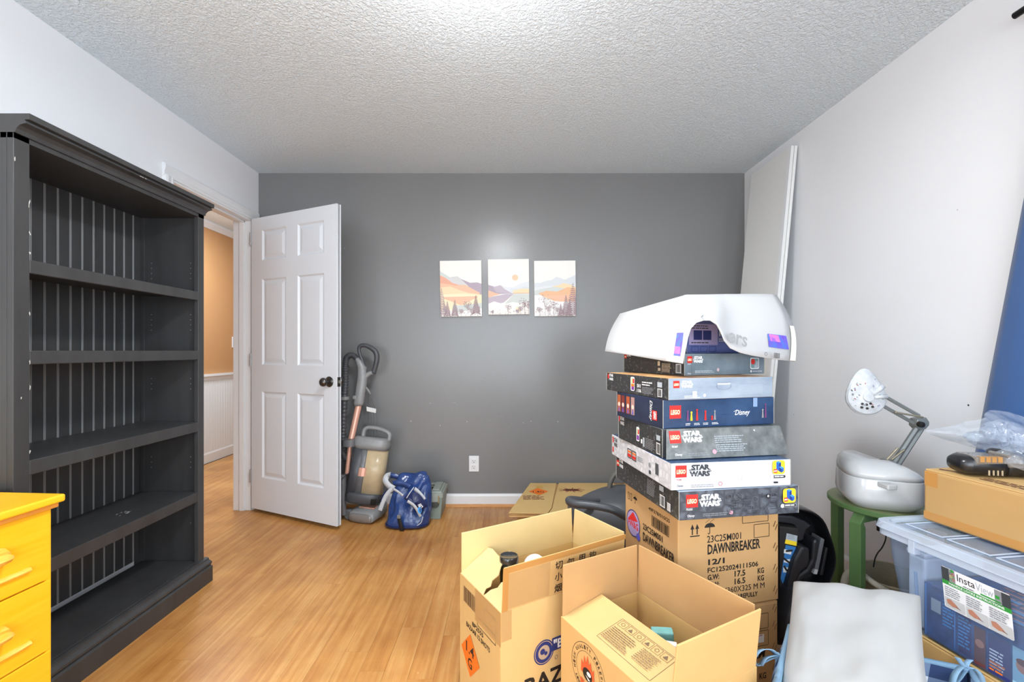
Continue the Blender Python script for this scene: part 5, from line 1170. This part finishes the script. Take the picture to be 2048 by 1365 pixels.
loft('appliance_lid', M_WG, wd, lid_r)
bb_ = boxo('lid_tab', mat('tab_grey', (206, 206, 204), .3), (1.258, 1.290, 1.514, 1.560, zb + .090, zb + .108), wd, bevel=.004); 
b = MB(); b.tube([P(1772, 1062, 1.72), P(1771, 1080, 1.72), P(1764, 1096, 1.72), P(1756, 1106, 1.72), P(1750, 1118, 1.72), P(1747, 1135, 1.72)], .0022, 8, sub=5); cb = b.build('power_cord', K, wd, smooth=True)
boxo('power_adapter', K, (P(1765, 0, 1.70).x, P(1778, 0, 1.70).x, 1.70, 1.73, P(0, 1068, 1.7).z, P(0, 1045, 1.7).z), wd, bevel=.003)

# desk lamp standing behind/on the appliance, fastened to the stool top
M_LG = mat('lamp_grey_enamel', (136, 140, 138), .35, metal=.2); M_SPR = mat('spring_steel', (190, 180, 155), .35, metal=.6); M_LH = mat('lamp_head_grey', (176, 180, 184), .5, col2=(200, 203, 206), vscale=55)
YL = 1.62
dl = thing('desk_lamp', 'grey jointed desk lamp with round pale head above the white appliance', 'lamp', (0, 0, 0))
def L_(px, py, dy=0): return P(px, py, YL + dy)
def bar(name, m, pts, r, par=dl, n=4, ell=1): b = MB(); b.tube(pts, r, n, ell=ell); return b.build(name, m, par, smooth=n > 4, autos=40 if n > 4 else None)
bar('lower_arm', M_LG, [L_(1782, 934), L_(1833, 856)], .0085, n=6); bar('lower_arm', M_LG, [L_(1791, 938, .012), L_(1843, 858, .012)], .0085, n=6)
bar('upper_arm', M_LG, [L_(1764, 811), L_(1829, 848)], .0062, n=6); bar('upper_arm', M_LG, [L_(1767, 792), L_(1838, 832)], .0062, n=6)
for nm, p0, p1 in (('spring', (1774, 920), (1795, 897)), ('spring', (1783, 920), (1809, 900)), ('spring', (1790, 825), (1846, 835))):
    b = MB(); q0, q1 = L_(*p0, -.012), L_(*p1, -.012); b.tube([q0.lerp(q1, i / 60) for i in range(61)], [.0030 + .0008 * (i % 2) for i in range(61)], 8); b.build(nm, M_SPR, dl, smooth=True)
b = MB(); b.prism([(L_(*q).x, L_(*q).z) for q in ((1828, 838), (1846, 834), (1852, 843), (1852, 850), (1845, 858), (1834, 860), (1826, 852))], YL - .014, YL + .02, lambda u, v, t: (u, t, v)); b.build('elbow_joint', M_LG, dl, bevel=.003)
b = MB(); b.lathe([(.001, 0), (.010, 0), (.010, .014), (.001, .016)], 14, Matrix.Translation(L_(1838, 849, -.014)) @ Matrix.Rotation(R(90), 4, 'X')); b.build('elbow_knob', K, dl, smooth=True, autos=40)
b = MB(); b.prism([(L_(*q).x, L_(*q).z) for q in ((1768, 920), (1776, 918), (1796, 930), (1792, 945), (1774, 945), (1770, 930))], YL - .012, YL + .02, lambda u, v, t: (u, t, v)); b.build('base_joint', M_LG, dl, bevel=.003)
b = MB(); b.lathe([(.001, 0), (.030, 0), (.032, .006), (.020, .012), (.018, .022), (.001, .022)], 20, Matrix.Translation((L_(1785, 0).x, YL + .004, .690))); b.build('lamp_foot', M_LG, dl, smooth=True, autos=40)
# head: plain round shade with a blunt tapered front and a side vent
hc = L_(1731, 795, -.02); Mh = Matrix.Translation(hc) @ Matrix.Rotation(R(-14), 4, 'Z') @ Matrix.Rotation(R(84), 4, 'X')
hp = []
hr_ = .0625
hd_b = MB()
def head_out(k, z_):
    out = []
    for i in range(48):
        a = 2 * math.pi * i / 48; r_ = hr_ * k
        x_, y_ = r_ * math.cos(a), r_ * math.sin(a)
        if y_ > 0: 
            y_ *= 1.0 + .62 * max(0, math.sin(a)) ** 2; x_ *= 1 - .06 * math.sin(a)
        out.append(Mh @ Vector((x_, y_, z_)))
    return out
hd_b.loops([head_out(.60, -.016), head_out(.93, -.008), head_out(1.0, -.002), head_out(1.0, .003), head_out(.92, .010), head_out(.60, .016), head_out(.28, .019), head_out(.24, .024), head_out(.05, .025)]); shd = hd_b.build('lamp_shade', M_LH, dl, smooth=True, autos=35)
Mi = Mh
rg = random.Random(12)
def hpt(x_, y_, z_): return Mi @ Vector((x_, y_, z_))
for (x_, y_) in ((-.018, -.024), (-.006, -.026), (.006, -.022), (-.020, -.036), (-.004, -.039), (.012, -.033)):
    b = MB(); b.lathe([(.001, 0), (.0042, 0), (.0042, .003), (.001, .003)], 12, Mi @ Matrix.Translation((x_, y_, .0175 - abs(y_) * .06))); b.build('vent_hole', K, shd)
for k in range(26):
    a = rg.uniform(0, 6.28); r_ = rg.uniform(.025, .056); x_, y_ = r_ * math.cos(a), r_ * math.sin(a) * (1.35 if math.sin(a) > 0 else 1)
    zz_ = .0245 - .012 * (r_ / .0625) ** 1.3
    b = MB(); s1, s2 = rg.uniform(.001, .0035), rg.uniform(.0008, .0018)
    b.box(-s1, s1, -s2, s2, 0, .002); o_ = b.build('surface_detail', (DG, GY, GY, ink('dull_red', (170, 80, 80)), ink('muted_violet', (140, 136, 165)))[rg.randrange(5)], shd); o_.matrix_local = Mi @ Matrix.Translation((x_, y_, zz_ - .002)) @ Matrix.Rotation(rg.uniform(0, 3), 4, 'Z')
b = MB(); q = [hpt(.010, .008, .018), hpt(.034, .026, .016), hpt(.048, .040, .014)]; b.tube(q, [.006, .008, .009], 10); b.build('side_housing', M_LH, shd, smooth=True)
b = MB(); b.tube([hpt(.018, .0, .018), hpt(.058, .004, .014)], [.006, .008], 10); b.build('side_housing', M_LH, shd, smooth=True)
bar('head_bracket', M_LG, [hpt(.05, .004, .0), L_(1764, 795), L_(1768, 806)], .007, n=8)
bar('wire', K, [hpt(.045, .02, .006), L_(1766, 783), L_(1772, 790), L_(1774, 796)], .0018, n=6)

# ------------------------------------------------------------------ woven basket behind the stool
M_WV = mat('woven_rope', (196, 180, 150), .85, var=.1, vscale=60, stretch=(1, 1, 3), bump=.5, bscale=140); M_WC = mat('rope_cream', (222, 212, 190), .85, var=.08, vscale=40, bump=.4, bscale=120)
bk = thing('woven_basket', 'small beige woven rope basket on the floor between the green stool legs', 'basket', (1.425, 1.700, 0))
b = MB(); prof = [(.001, .004)]
for k in range(26):
    z_ = .006 + .290 * k / 25; r_ = .104 + .018 * math.sin(k / 25 * 1.8); prof += [(r_ - .002, z_ - .004), (r_ + .001, z_)]
prof += [(r_ - .004, .300), (r_ - .009, .298), (r_ - .014, .02), (.001, .016)]
b.lathe(prof, 40); b.build('basket_wall', M_WV, bk, smooth=True, autos=60)
b = MB(); b.tube([(-.115, .01, .285), (-.150, .01, .300), (-.172, .005, .26), (-.172, 0, .19), (-.155, 0, .12), (-.112, 0, .09)], .013, 12, sub=5); b.build('rope_handle', M_WC, bk, smooth=True)
b = MB(); b.tube([P(1726, 1150, 1.67) - bk.location, P(1738, 1160, 1.63) - bk.location, P(1755, 1172, 1.60) - bk.location, P(1778, 1186, 1.585) - bk.location], .010, 12, sub=5); b.build('rope_handle', M_WC, bk, smooth=True)

# ------------------------------------------------------------------ right pile: low carton, clear bin, carton, charger
o40 = carton('shipping_carton', 'long low brown carton marked 40F under the clear storage bin', (1.150, 1.420, 0), 8, .40, .01, .326, CB4, CB3)
for c in list(o40.children): bpy.data.objects.remove(c)
LB = .66
b = MB(); b.box(0, .34, -LB, 0, 0, .322); b.build('carton_body', CB2, o40, bevel=.006, seg=2)
b = MB(); b.box(.0, .169, -LB, 0, .322, .326); b.build('flap', CB1, o40, bevel=.001); b = MB(); b.box(.171, .34, -LB, 0, .322, .326); b.build('flap', CB1, o40, bevel=.001)
p = Print((0, 0, 0), (0, -1, 0), (0, 0, 1)); p.text('40FT1', .316, .268, .026, K, w=.125, bold=.02); p.poly([(.092, .262), (.098, .258), (.105, .259), (.099, .264)], BR); p.tiny(.16, .14, .2, 2, .03, K, t=.014, seed=61); p.build('printing', o40)

def clear(name, fac, col, tint, rough=.12): return mat(name, col, rough, alpha=(fac, tint), coat=.2)
M_BIN = clear('clear_bin_plastic', .22, (178, 194, 216), (222, 232, 245)); M_BINR = clear('clear_bin_rim', .55, (214, 224, 238), (235, 242, 250)); M_LID = clear('clear_lid_plastic', .36, (208, 220, 234), (235, 242, 250))
bn = thing('storage_bin', 'clear plastic lidded storage bin with an instruction label on its side', 'storage bin', (1.117, 1.385, .3275), R(8))
BWd, BLn, BHt = .37, .60, .262
def bin_ring(z_, k, n=6):  # rounded rect, k = inset
    r_ = .035; out = []
    x0_, x1_, y0_, y1_ = k, BWd - k, -BLn + k, -k
    for cx_, cy_, a in ((x1_ - r_, y0_ + r_, -90), (x1_ - r_, y1_ - r_, 0), (x0_ + r_, y1_ - r_, 90), (x0_ + r_, y0_ + r_, 180)):
        for q in range(n): t_ = R(a + 90 / (n - 1) * q); out.append((cx_ + r_ * math.cos(t_), cy_ + r_ * math.sin(t_), z_))
    return out
b = MB(); b.loops([bin_ring(.002, .042), bin_ring(.01, .036), bin_ring(.20, .014), bin_ring(BHt, .010)], cap=False); 
f = b.face(bin_ring(.002, .042)); b.build('bin_wall', M_BIN, bn, smooth=True, autos=40)
b = MB(); b.loops([bin_ring(BHt - .004, .006), bin_ring(BHt - .004, -.006), bin_ring(BHt + .012, -.006), bin_ring(BHt + .012, .006), bin_ring(BHt - .004, .006)], cap=False); b.build('bin_rim', M_BINR, bn)
b = MB(); b.loops([bin_ring(BHt + .014, -.010), bin_ring(BHt + .016, -.012), bin_ring(BHt + .034, -.008), bin_ring(BHt + .036, -.004), bin_ring(BHt + .036, .010), bin_ring(BHt + .028, .014), bin_ring(BHt + .028, .020)], cap=False); b.build('lid_rim', M_BINR, bn)
b = MB(); b.face(bin_ring(BHt + .030, .018)); ld = b.build('lid_panel', M_LID, bn)
for k in range(5):
    y0_ = -.045 - k * .112
    b = MB(); g = [(.05, y0_), (BWd - .05, y0_), (BWd - .05, y0_ - .098), (.05, y0_ - .098)]
    for i in range(4):
        q0, q1 = Vector((*g[i], BHt + .0325)), Vector((*g[(i + 1) % 4], BHt + .0325)); b.tube([q0, q1], .0022, 6)
    b.build('lid_rib', M_BINR, bn)
for y0_ in (-.11, -.49): boxo('rim_clip', M_BINR, (-.010, .012, y0_ - .009, y0_ + .009, BHt - .024, BHt + .016), bn, bevel=.002)
for y0_ in (-.10, -.50):
    b = MB(); b.tube([(.018, y0_, .18), (.026, y0_, .05)], .004, 6); b.build('wall_rib', M_BIN, bn)
# label on the side, lying in the slanted wall plane
sl = (.036 - .014) / .19
M_LBL = mat('label_paper_white', (236, 236, 238), .3)
p = Print((.0265 - .010, 0, .128), (0, -1, 0), (-sl, 0, 1))
x0_, x1_, y0_, y1_ = .178, .328, .0, .110
p.rrect(x0_, y0_, x1_, y1_, .004, M_LBL); p.rect(x0_, .075, x0_ + .018, y1_ - .001, DG); p.rect(x0_ + .018, .075, x0_ + .032, y1_ - .001, GY); p.rect(x1_ - .018, .075, x1_, y1_ - .002, DG); p.rect(x1_ - .032, .075, x1_ - .018, y1_ - .002, GY); p.rect(x0_, .064, x1_, .075, GN)
p.text('HANDLE LOCKS INSTRUCTIONS', x0_ + .016, .0665, .006, WH, w=.120, bold=.03)
p.text('Insta', x0_ + .037, .086, .018, K, w=.040, bold=.005); p.text('View', x0_ + .078, .084, .020, ink('lightgrey', (170, 178, 184)), w=.038, bold=.0); p.rect(x0_ + .119, .086, x0_ + .128, .094, GN)
for k, c in enumerate((GN, RD, YE, GN, K, RD)): p.ring(x0_ + .023 + (k % 2) * .006, .084 + (k // 2) * .007, .0035, .001, c, 10)
p.disc(x0_ + .026, .106, .004, GN); p.rect(x0_ + .088, .0775, x0_ + .13, .0815, GN); p.tiny(x0_ + .05, .078, .03, 1, .004, K, seed=71)
SK = ink('skin_print', (188, 128, 104))
for k in range(3):
    q = x0_ + .003 + k * .050; p.rect(q, .003, q + .046, .030, ink('photo_grey', (196, 196, 196))); p.tiny(q + .002, .056, .040, 5, .0055, GY, seed=72 + k)
    p.poly([(q + .004, .024), (q + .014, .027), (q + .028, .017), (q + .034, .010), (q + .026, .011), (q + .018, .009), (q + .006, .013)], SK); p.line(q + .026, .014, q + .036, .010, .0012, DG)
lb = p.build('instruction_label', bn)
# things inside the bin
bx = thing('game_box', 'dark blue boxed game lying inside the clear storage bin', 'box', tuple(Vector((1.117, 1.385)) + Vector((.058, -.150)) ) + (.3350,), R(8))
M_GB = mat('game_box_navy', (34, 58, 110), .3, col2=(64, 110, 170), vscale=18); M_GE = ink('game_edge', (70, 140, 210))
b = MB(); b.box(0, .26, -.36, 0.05, 0, .150); b.build('box_body', M_GB, bx, bevel=.003)
p = Print((0, .05, 0), (0, -1, 0), (0, 0, 1)); p.rect(.004, .004, .008, .146, M_GE); p.rect(.078, .004, .081, .146, M_GE); p.rect(.02, .080, .045, .115, ink('lightgrey', (170, 178, 184))); p.tiny(.05, .12, .03, 8, .009, CY, seed=81); p.rect(.09, .01, .118, .12, NV)
p.tiny(.088, .10, .03, 9, .009, CY, seed=82); p.rect(.125, .004, .150, .10, ink('wine', (110, 60, 60))); p.disc(.137, .06, .010, SK); p.rect(.155, .004, .2, .10, NV); p.tiny(.158, .060, .035, 6, .008, WH, seed=83); p.tiny(.158, .030, .035, 3, .009, OR, seed=84)
p.rect(.205, .004, .275, .10, ink('pale_cyan', (150, 196, 214))); p.rect(.28, .02, .36, .14, ink('soft_white', (225, 205, 190))); p.barcode(.29, .03, .05, .04, K, 11)
for x_, z_ in ((.225, .06), (.245, .03)): p.disc(x_, z_, .013, SK, ry=.015); p.disc(x_, z_ + .010, .013, ink('brown', (110, 60, 50)), ry=.008)
p.build('printing', bx)
p = Print((0, -.33, .1502), (0, 1, 0), (-1, 0, 0)); p.tiny(.02, -.03, .34, 9, .025, ink('salmon', (205, 140, 135)), t=.009, seed=85); p.tiny(.03, -.02, .3, 4, .05, ink('sky', (110, 170, 220)), t=.014, seed=86); p.build('printing', bx)
wb = thing('white_tub', 'white box standing in the far end of the clear storage bin', 'box', (1.117 + .062, 1.385 - .036, .3350), R(8)); b = MB(); b.box(0, .20, -.050, 0, 0, .205); b.build('tub_body', mat('tub_white', (226, 230, 236), .5), wb, bevel=.008, seg=3); boxo('tub_lid', mat('tub_white', (226, 230, 236), .5), (-.003, .203, -.053, .003, .205, .218), wb, bevel=.004)

# carton on the bin
ct2 = thing('shipping_carton', 'plain brown carton lying on the clear bin under the black charger', 'box', (1.246, 1.372, .3275 + BHt + .0375), R(9))
CB5 = cardboard('cardboard_ochre', (184, 146, 94))
b = MB(); b.box(0, .30, -.52, 0, 0, .150); b.build('carton_body', CB5, ct2, bevel=.008, seg=3)
b = MB(); b.box(.004, .149, -.516, -.004, .150, .153); b.build('flap', CB2, ct2); b = MB(); b.box(.151, .296, -.516, -.004, .150, .153); b.build('flap', CB2, ct2)
p = Print((0, 0, 0), (0, -1, 0), (0, 0, 1)); p.rect(.004, .105, .040, .148, TAPEB); p.rect(.002, .006, .5, .028, TAPEB); p.build('tape', ct2)
p = Print((0, 0, .1532), (0, -1, 0), (1, 0, 0)); p.tiny(.12, .06, .2, 3, .014, BR, seed=91); p.poly([(.02, .03), (.045, .045), (.05, .055), (.015, .04)], BR); p.build('printing', ct2)
zt2 = .3275 + BHt + .0375 + .1535
# charger
M_CH_ = mat('charger_black', (26, 26, 29), .3, coat=.2); M_CHG = mat('charger_clear', (120, 112, 104), .15, coat=.5)
chg = thing('battery_charger', 'black power tool battery charger lying on the top right carton', 'charger', (1.385, 1.300, zt2), R(-6))
def xr(x_, hy_, h_, z0_=0, pw_=3): return [(x_, hy_ * abs(math.cos(a)) ** (2 / pw_) * (1 if math.cos(a) > 0 else -1), z0_ + h_ / 2 + h_ / 2 * abs(math.sin(a)) ** (2 / pw_) * (1 if math.sin(a) > 0 else -1)) for a in [2 * math.pi * k / 20 for k in range(20)]]
loft('charger_body', M_CH_, chg, [xr(-.108, .022, .020, .020), xr(-.100, .034, .040, .010), xr(-.085, .040, .055, .003), xr(-.02, .042, .056, 0), xr(.0, .043, .056, 0)])
loft('battery_block', M_CH_, chg, [xr(.0, .043, .050, .0), xr(.012, .046, .074, 0), xr(.040, .046, .070, 0), xr(.048, .045, .050, 0), xr(.075, .044, .040, 0), xr(.100, .038, .034, .004), xr(.112, .02, .020, .012)])
boxo('clear_window', M_CHG, (-.082, -.002, -.041, .030, .036, .0585), chg, bevel=.005); boxo('clear_window', M_CHG, (-.004, .034, -.0475, .02, .030, .066), chg, bevel=.005)
for k in range(4): boxo('terminal', mat('terminal_copper', (214, 160, 96), .3, metal=.4), (-.072 + k * .015, -.061 + k * .015, -.0418, -.030, .044, .0592), chg)
for k in range(4): boxo('vent', mat('vent_silver', (190, 170, 140), .4), (-.052 + k * .011, -.049 + k * .011, -.0435, -.041, .008, .022), chg)
b = MB(); b.lathe([(.001, 0), (.030, 0), (.030, .004), (.001, .004)], 24, Matrix.Translation((.072, -.044, .040)) @ Matrix.Rotation(R(78), 4, 'X')); b.build('silver_badge', mat('badge_silver', (200, 200, 212), .25), chg, smooth=True, autos=40)
# crumpled clear bag
M_POLY = mat('clear_film', (220, 226, 234), .07, alpha=(.26, (243, 247, 252)), coat=1.0, bump=1.0, bscale=16, bdist=.03, spec=1.0)
pb = thing('plastic_bag', 'crumpled clear plastic bag on the carton in front of the blue curtain', 'plastic bag', (0, 0, 0))
def film(name, top_, bot_, dep, seed, nu=44, nv=22, amp=.016):
    b = MB(); rows2 = []
    tp, _ = smooth([Vector(q) for q in top_], [1] * len(top_), 12); bt, _ = smooth([Vector(q) for q in bot_], [1] * len(bot_), 12)
    for j_ in range(nv + 1):
        v_ = j_ / nv; r_ = []
        for i in range(nu + 1):
            k = i / nu * (len(tp) - 1); k0 = int(k); k1 = min(k0 + 1, len(tp) - 1); A = tp[k0].lerp(tp[k1], k - k0); B_ = bt[k0].lerp(bt[k1], k - k0)
            q = A.lerp(B_, v_); w_ = math.sin(math.pi * v_); e_ = min(1, i / 6)
            f1 = abs(noise.noise(Vector((i * .10 + seed, v_ * 2.2, seed)))); f2 = abs(noise.noise(Vector((i * .23 + seed, v_ * 4.5 + i * .05, seed + 5)))); f3 = noise.noise(Vector((i * .06, v_ * 1.2, seed + 9)))
            q.y -= dep * w_ * e_ + amp * (1.6 * f3 - 1.9 * f1 - .9 * f2) * e_; q.z += amp * .8 * (f1 - f2) * w_ * e_ ; q.x += amp * .6 * f3 * e_
            r_.append(q)
        rows2.append(r_)
    b.loops(rows2, cap=False, closed=False); return b.build(name, M_POLY, pb, smooth=True, autos=24)
zc2 = zt2 + .004
film('film_layer', [P(1851, 861, 1.43), P(1900, 853, 1.42), P(1935, 846, 1.41), P(1958, 838, 1.40), P(1978, 828, 1.39), P(2005, 823, 1.38), P(2035, 828, 1.37), P(2080, 846, 1.35)], [P(1856, 868, 1.43), P(1895, 880, 1.42), P(1925, 889, 1.41), P(1948, 897, 1.40), P(1985, 905, 1.38), P(2010, 912, 1.36), P(2045, 925, 1.34), P(2090, 940, 1.32)], .045, 3.3)
film('film_layer', [P(1940, 868, 1.40), P(1965, 852, 1.39), P(1990, 842, 1.37), P(2015, 842, 1.36), P(2050, 850, 1.34), P(2090, 866, 1.32)], [P(1944, 886, 1.40), P(1970, 899, 1.38), P(1990, 904, 1.36), P(2015, 912, 1.33), P(2045, 928, 1.30), P(2085, 945, 1.27)], .05, 8.1)
film('film_layer', [P(1951, 880, 1.44), P(1975, 866, 1.45), P(2000, 860, 1.46), P(2040, 862, 1.45), P(2090, 880, 1.40)], [P(1955, 893, 1.44), P(1980, 905, 1.44), P(2005, 915, 1.43), P(2040, 928, 1.40), P(2090, 945, 1.35)], -.03, 5.7)
film('film_layer', [P(1988, 906, 1.30), P(2005, 900, 1.28), P(2025, 902, 1.26), P(2060, 912, 1.25)], [P(1992, 912, 1.29), P(2010, 925, 1.26), P(2030, 935, 1.24), P(2070, 950, 1.23)], .02, 11.7, 24, 14, .010)

# ------------------------------------------------------------------ gingham-lined basket and the pillow
def gingham():
    m = bpy.data.materials.new('gingham_blue'); m.use_nodes = True; nt = m.node_tree; N = nt.nodes; L = nt.links; b = N['Principled BSDF']; b.inputs['Roughness'].default_value = .85
    tc = N.new('ShaderNodeTexCoord'); sp = N.new('ShaderNodeSeparateXYZ'); L.new(tc.outputs['Object'], sp.inputs[0])
    def stripe(a, bb):
        ad = N.new('ShaderNodeMath'); ad.operation = 'ADD'; L.new(a, ad.inputs[0]); L.new(bb, ad.inputs[1]) if bb else None
        m1 = N.new('ShaderNodeMath'); m1.operation = 'MULTIPLY'; m1.inputs[1].default_value = 13; L.new(ad.outputs[0], m1.inputs[0])
        fr = N.new('ShaderNodeMath'); fr.operation = 'FRACT'; L.new(m1.outputs[0], fr.inputs[0]); g = N.new('ShaderNodeMath'); g.operation = 'GREATER_THAN'; g.inputs[1].default_value = .5; L.new(fr.outputs[0], g.inputs[0]); return g.outputs[0]
    s1 = stripe(sp.outputs['X'], sp.outputs['Y']); s2 = stripe(sp.outputs['Z'], None)
    a = N.new('ShaderNodeMath'); a.operation = 'ADD'; L.new(s1, a.inputs[0]); L.new(s2, a.inputs[1]); h = N.new('ShaderNodeMath'); h.operation = 'MULTIPLY'; h.inputs[1].default_value = .5; L.new(a.outputs[0], h.inputs[0])
    r = N.new('ShaderNodeValToRGB'); r.color_ramp.interpolation = 'CONSTANT'; e = r.color_ramp.elements; e[0].position = 0; e[0].color = (*lin((226, 228, 232)), 1); e[1].position = .9; e[1].color = (*lin((42, 62, 102)), 1); q = e.new(.4); q.color = (*lin((112, 130, 160)), 1)
    L.new(h.outputs[0], r.inputs[0]); L.new(r.outputs[0], b.inputs['Base Color']); return m
M_GH = gingham(); M_BT = mat('blue_bias_tape', (128, 160, 186), .8, bump=.2, bscale=200); M_IN = mat('pale_blue_lining', (142, 182, 204), .8); M_OUT = mat('pale_grey_lining', (206, 208, 216), .85)
gb = thing('gingham_basket', 'cloth basket in blue gingham with bow ties, holding the white pillow', 'basket', (.800, 1.300, 0))
gh = .345; GC = [Vector(q) for q in ((0, 0, 0), (.335, -.178, 0), (.17, -.47, 0), (-.20, -.26, 0))]
def gwall(name, m, i0, i1, off, t_, z0, z1, bulge=0, seg_=8):
    a, c = GC[i0], GC[i1]; d = (c - a).normalized(); nrm_ = Vector((-d.y, d.x, 0)); cen = sum(GC, Vector()) / 4
    if (cen - a).dot(nrm_) > 0: nrm_ = -nrm_
    b = MB(); rws = []
    for k in range(6):
        z = z0 + (z1 - z0) * k / 5
        rws.append([a.lerp(c, q / seg_) + nrm_ * (off + bulge * math.sin(math.pi * q / seg_) * math.sin(math.pi * k / 5)) + Vector((0, 0, z)) for q in range(seg_ + 1)])
    b.loops(rws, cap=False, closed=False); return b.build(name, m, gb, smooth=True, solid=t_, solidoff=0)
for i0, i1 in ((0, 1), (1, 2), (2, 3), (3, 0)):
    gwall('cloth_wall', M_OUT if (i0, i1) == (3, 0) else M_GH, i0, i1, .0, .004, .004, gh, .010)
    gwall('lining', M_IN if (i0, i1) in ((3, 0), (2, 3)) else M_GH, i0, i1, -.006, .003, .012, gh - .003, .006)
b = MB(); b.face([q * .97 + Vector((0, 0, .006)) for q in GC]); b.build('cloth_floor', M_IN, gb, solid=.004)
for i0, i1 in ((0, 1), (1, 2), (2, 3), (3, 0)):
    b = MB(); b.tube([GC[i0].lerp(GC[i1], q / 6) + Vector((0, 0, gh + .002 - .006 * math.sin(math.pi * q / 6))) for q in range(7)], .007, 10); b.build('bias_binding', M_BT, gb, smooth=True)
gwall('turned_hem', M_GH, 3, 0, .006, .002, gh - .075, gh - .006, .012)
def bow(cx_, sets):
    kn = MB(); kn.sphere(cx_, (.009, .009, .010), 10, 7); k_ = kn.build('bow_tie', M_BT, gb, smooth=True); c = Vector(cx_)
    for pts, wv in sets:
        pp = [c + Vector(q) for q in pts]; sm, _ = smooth(pp, [1] * len(pp), 5); wv = Vector(wv)
        bb2 = MB(); bb2.loops([[q - wv for q in sm], [q + wv for q in sm]], cap=False, closed=False); bb2.build('bow_loop', M_BT, k_, smooth=True, solid=.0018)
bow((-.102, -.112, gh - .008), (([(0, 0, 0), (-.020, -.006, .020), (-.050, -.010, .022), (-.068, -.012, .002), (-.060, -.010, -.018), (-.030, -.006, -.006), (0, 0, 0)], (.002, -.008, .005)), ([(0, 0, 0), (-.018, -.01, .008), (-.040, -.014, .004), (-.052, -.016, -.014)], (.002, -.007, .004)),
    ([(0, 0, 0), (.010, -.012, .004), (.018, -.02, -.014), (.016, -.022, -.040)], (.008, -.004, .0)), ([(0, 0, 0), (-.004, -.010, -.012), (-.010, -.014, -.026)], (.006, -.003, .0))))
bow((.325, -.176, gh + .004), (([(0, 0, 0), (-.018, -.008, .010), (-.045, -.020, .002), (-.058, -.026, -.018), (-.036, -.016, -.016), (0, 0, 0)], (.002, -.007, .004)), ([(0, 0, 0), (.012, -.006, .006), (.024, -.012, -.008), (.026, -.016, -.03)], (.005, -.005, .0)),
    ([(0, 0, 0), (-.006, .006, .012), (-.012, .008, .022)], (.005, -.003, .0)), ([(0, 0, 0), (.008, .004, .012), (.018, .006, .018)], (.003, -.005, .002))))
# pillow
M_PW = mat('pillow_white_cotton', (164, 163, 162), .85, var=.015, vscale=5, bump=.08, bscale=5, bdist=.02, sheen=.2)
pw = thing('white_pillow', 'plain white pillow leaning in the gingham basket at the bottom right', 'pillow', (0, 0, 0))
TL, TR, BL_, BR_ = P(1584, 1160, 1.36), P(1845, 1190, 1.22), P(1548, 1440, 1.06), P(1872, 1480, .93)
nrm = ((TR - TL).cross(BL_ - TL)).normalized(); nrm = nrm if nrm.y < 0 or nrm.z > 0 else -nrm
if nrm.z < 0: nrm = -nrm
b = MB(); n_ = 26; gridA, gridB = [], []
for i in range(n_ + 1):
    u_ = i / n_; ra, rb = [], []
    for j_ in range(n_ + 1):
        v_ = j_ / n_; q = TL.lerp(TR, u_).lerp(BL_.lerp(BR_, u_), v_)
        cu, cv_ = 2 * u_ - 1, 2 * v_ - 1
        ctr = (TL + TR + BL_ + BR_) / 4
        pin = 1 - .035 * (1 - cu * cu) * cv_ ** 4 - .035 * (1 - cv_ * cv_) * cu ** 4   # edges pull in between the corners
        q = ctr + (q - ctr) * pin
        th_ = .085 * ((1 - cu ** 4) * (1 - cv_ ** 4)) ** .55
        wr = ((1 - cu ** 4) * (1 - cv_ ** 4)) ** .4 * 2.0 * (.006 * noise.noise(Vector((cu * 2.2, cv_ * 2.2, 0))) * (1 - cu ** 4) + .004 * noise.noise(Vector((cu * 7, cv_ * 3, 2))) * abs(cu) + .004 * noise.noise(Vector((cu * 3, cv_ * 7, 9))) * abs(cv_))
        ra.append(q + nrm * (th_ * .62 + wr)); rb.append(q - nrm * (th_ * .55))
    gridA.append(ra); gridB.append(rb)
b.loops(gridA, cap=False, closed=False); b.loops([r_[::-1] for r_ in gridB], cap=False, closed=False); bmesh.ops.remove_doubles(b.bm, verts=b.bm.verts, dist=.0008)
b.build('pillow_cover', M_PW, pw, smooth=True, subsurf=1)
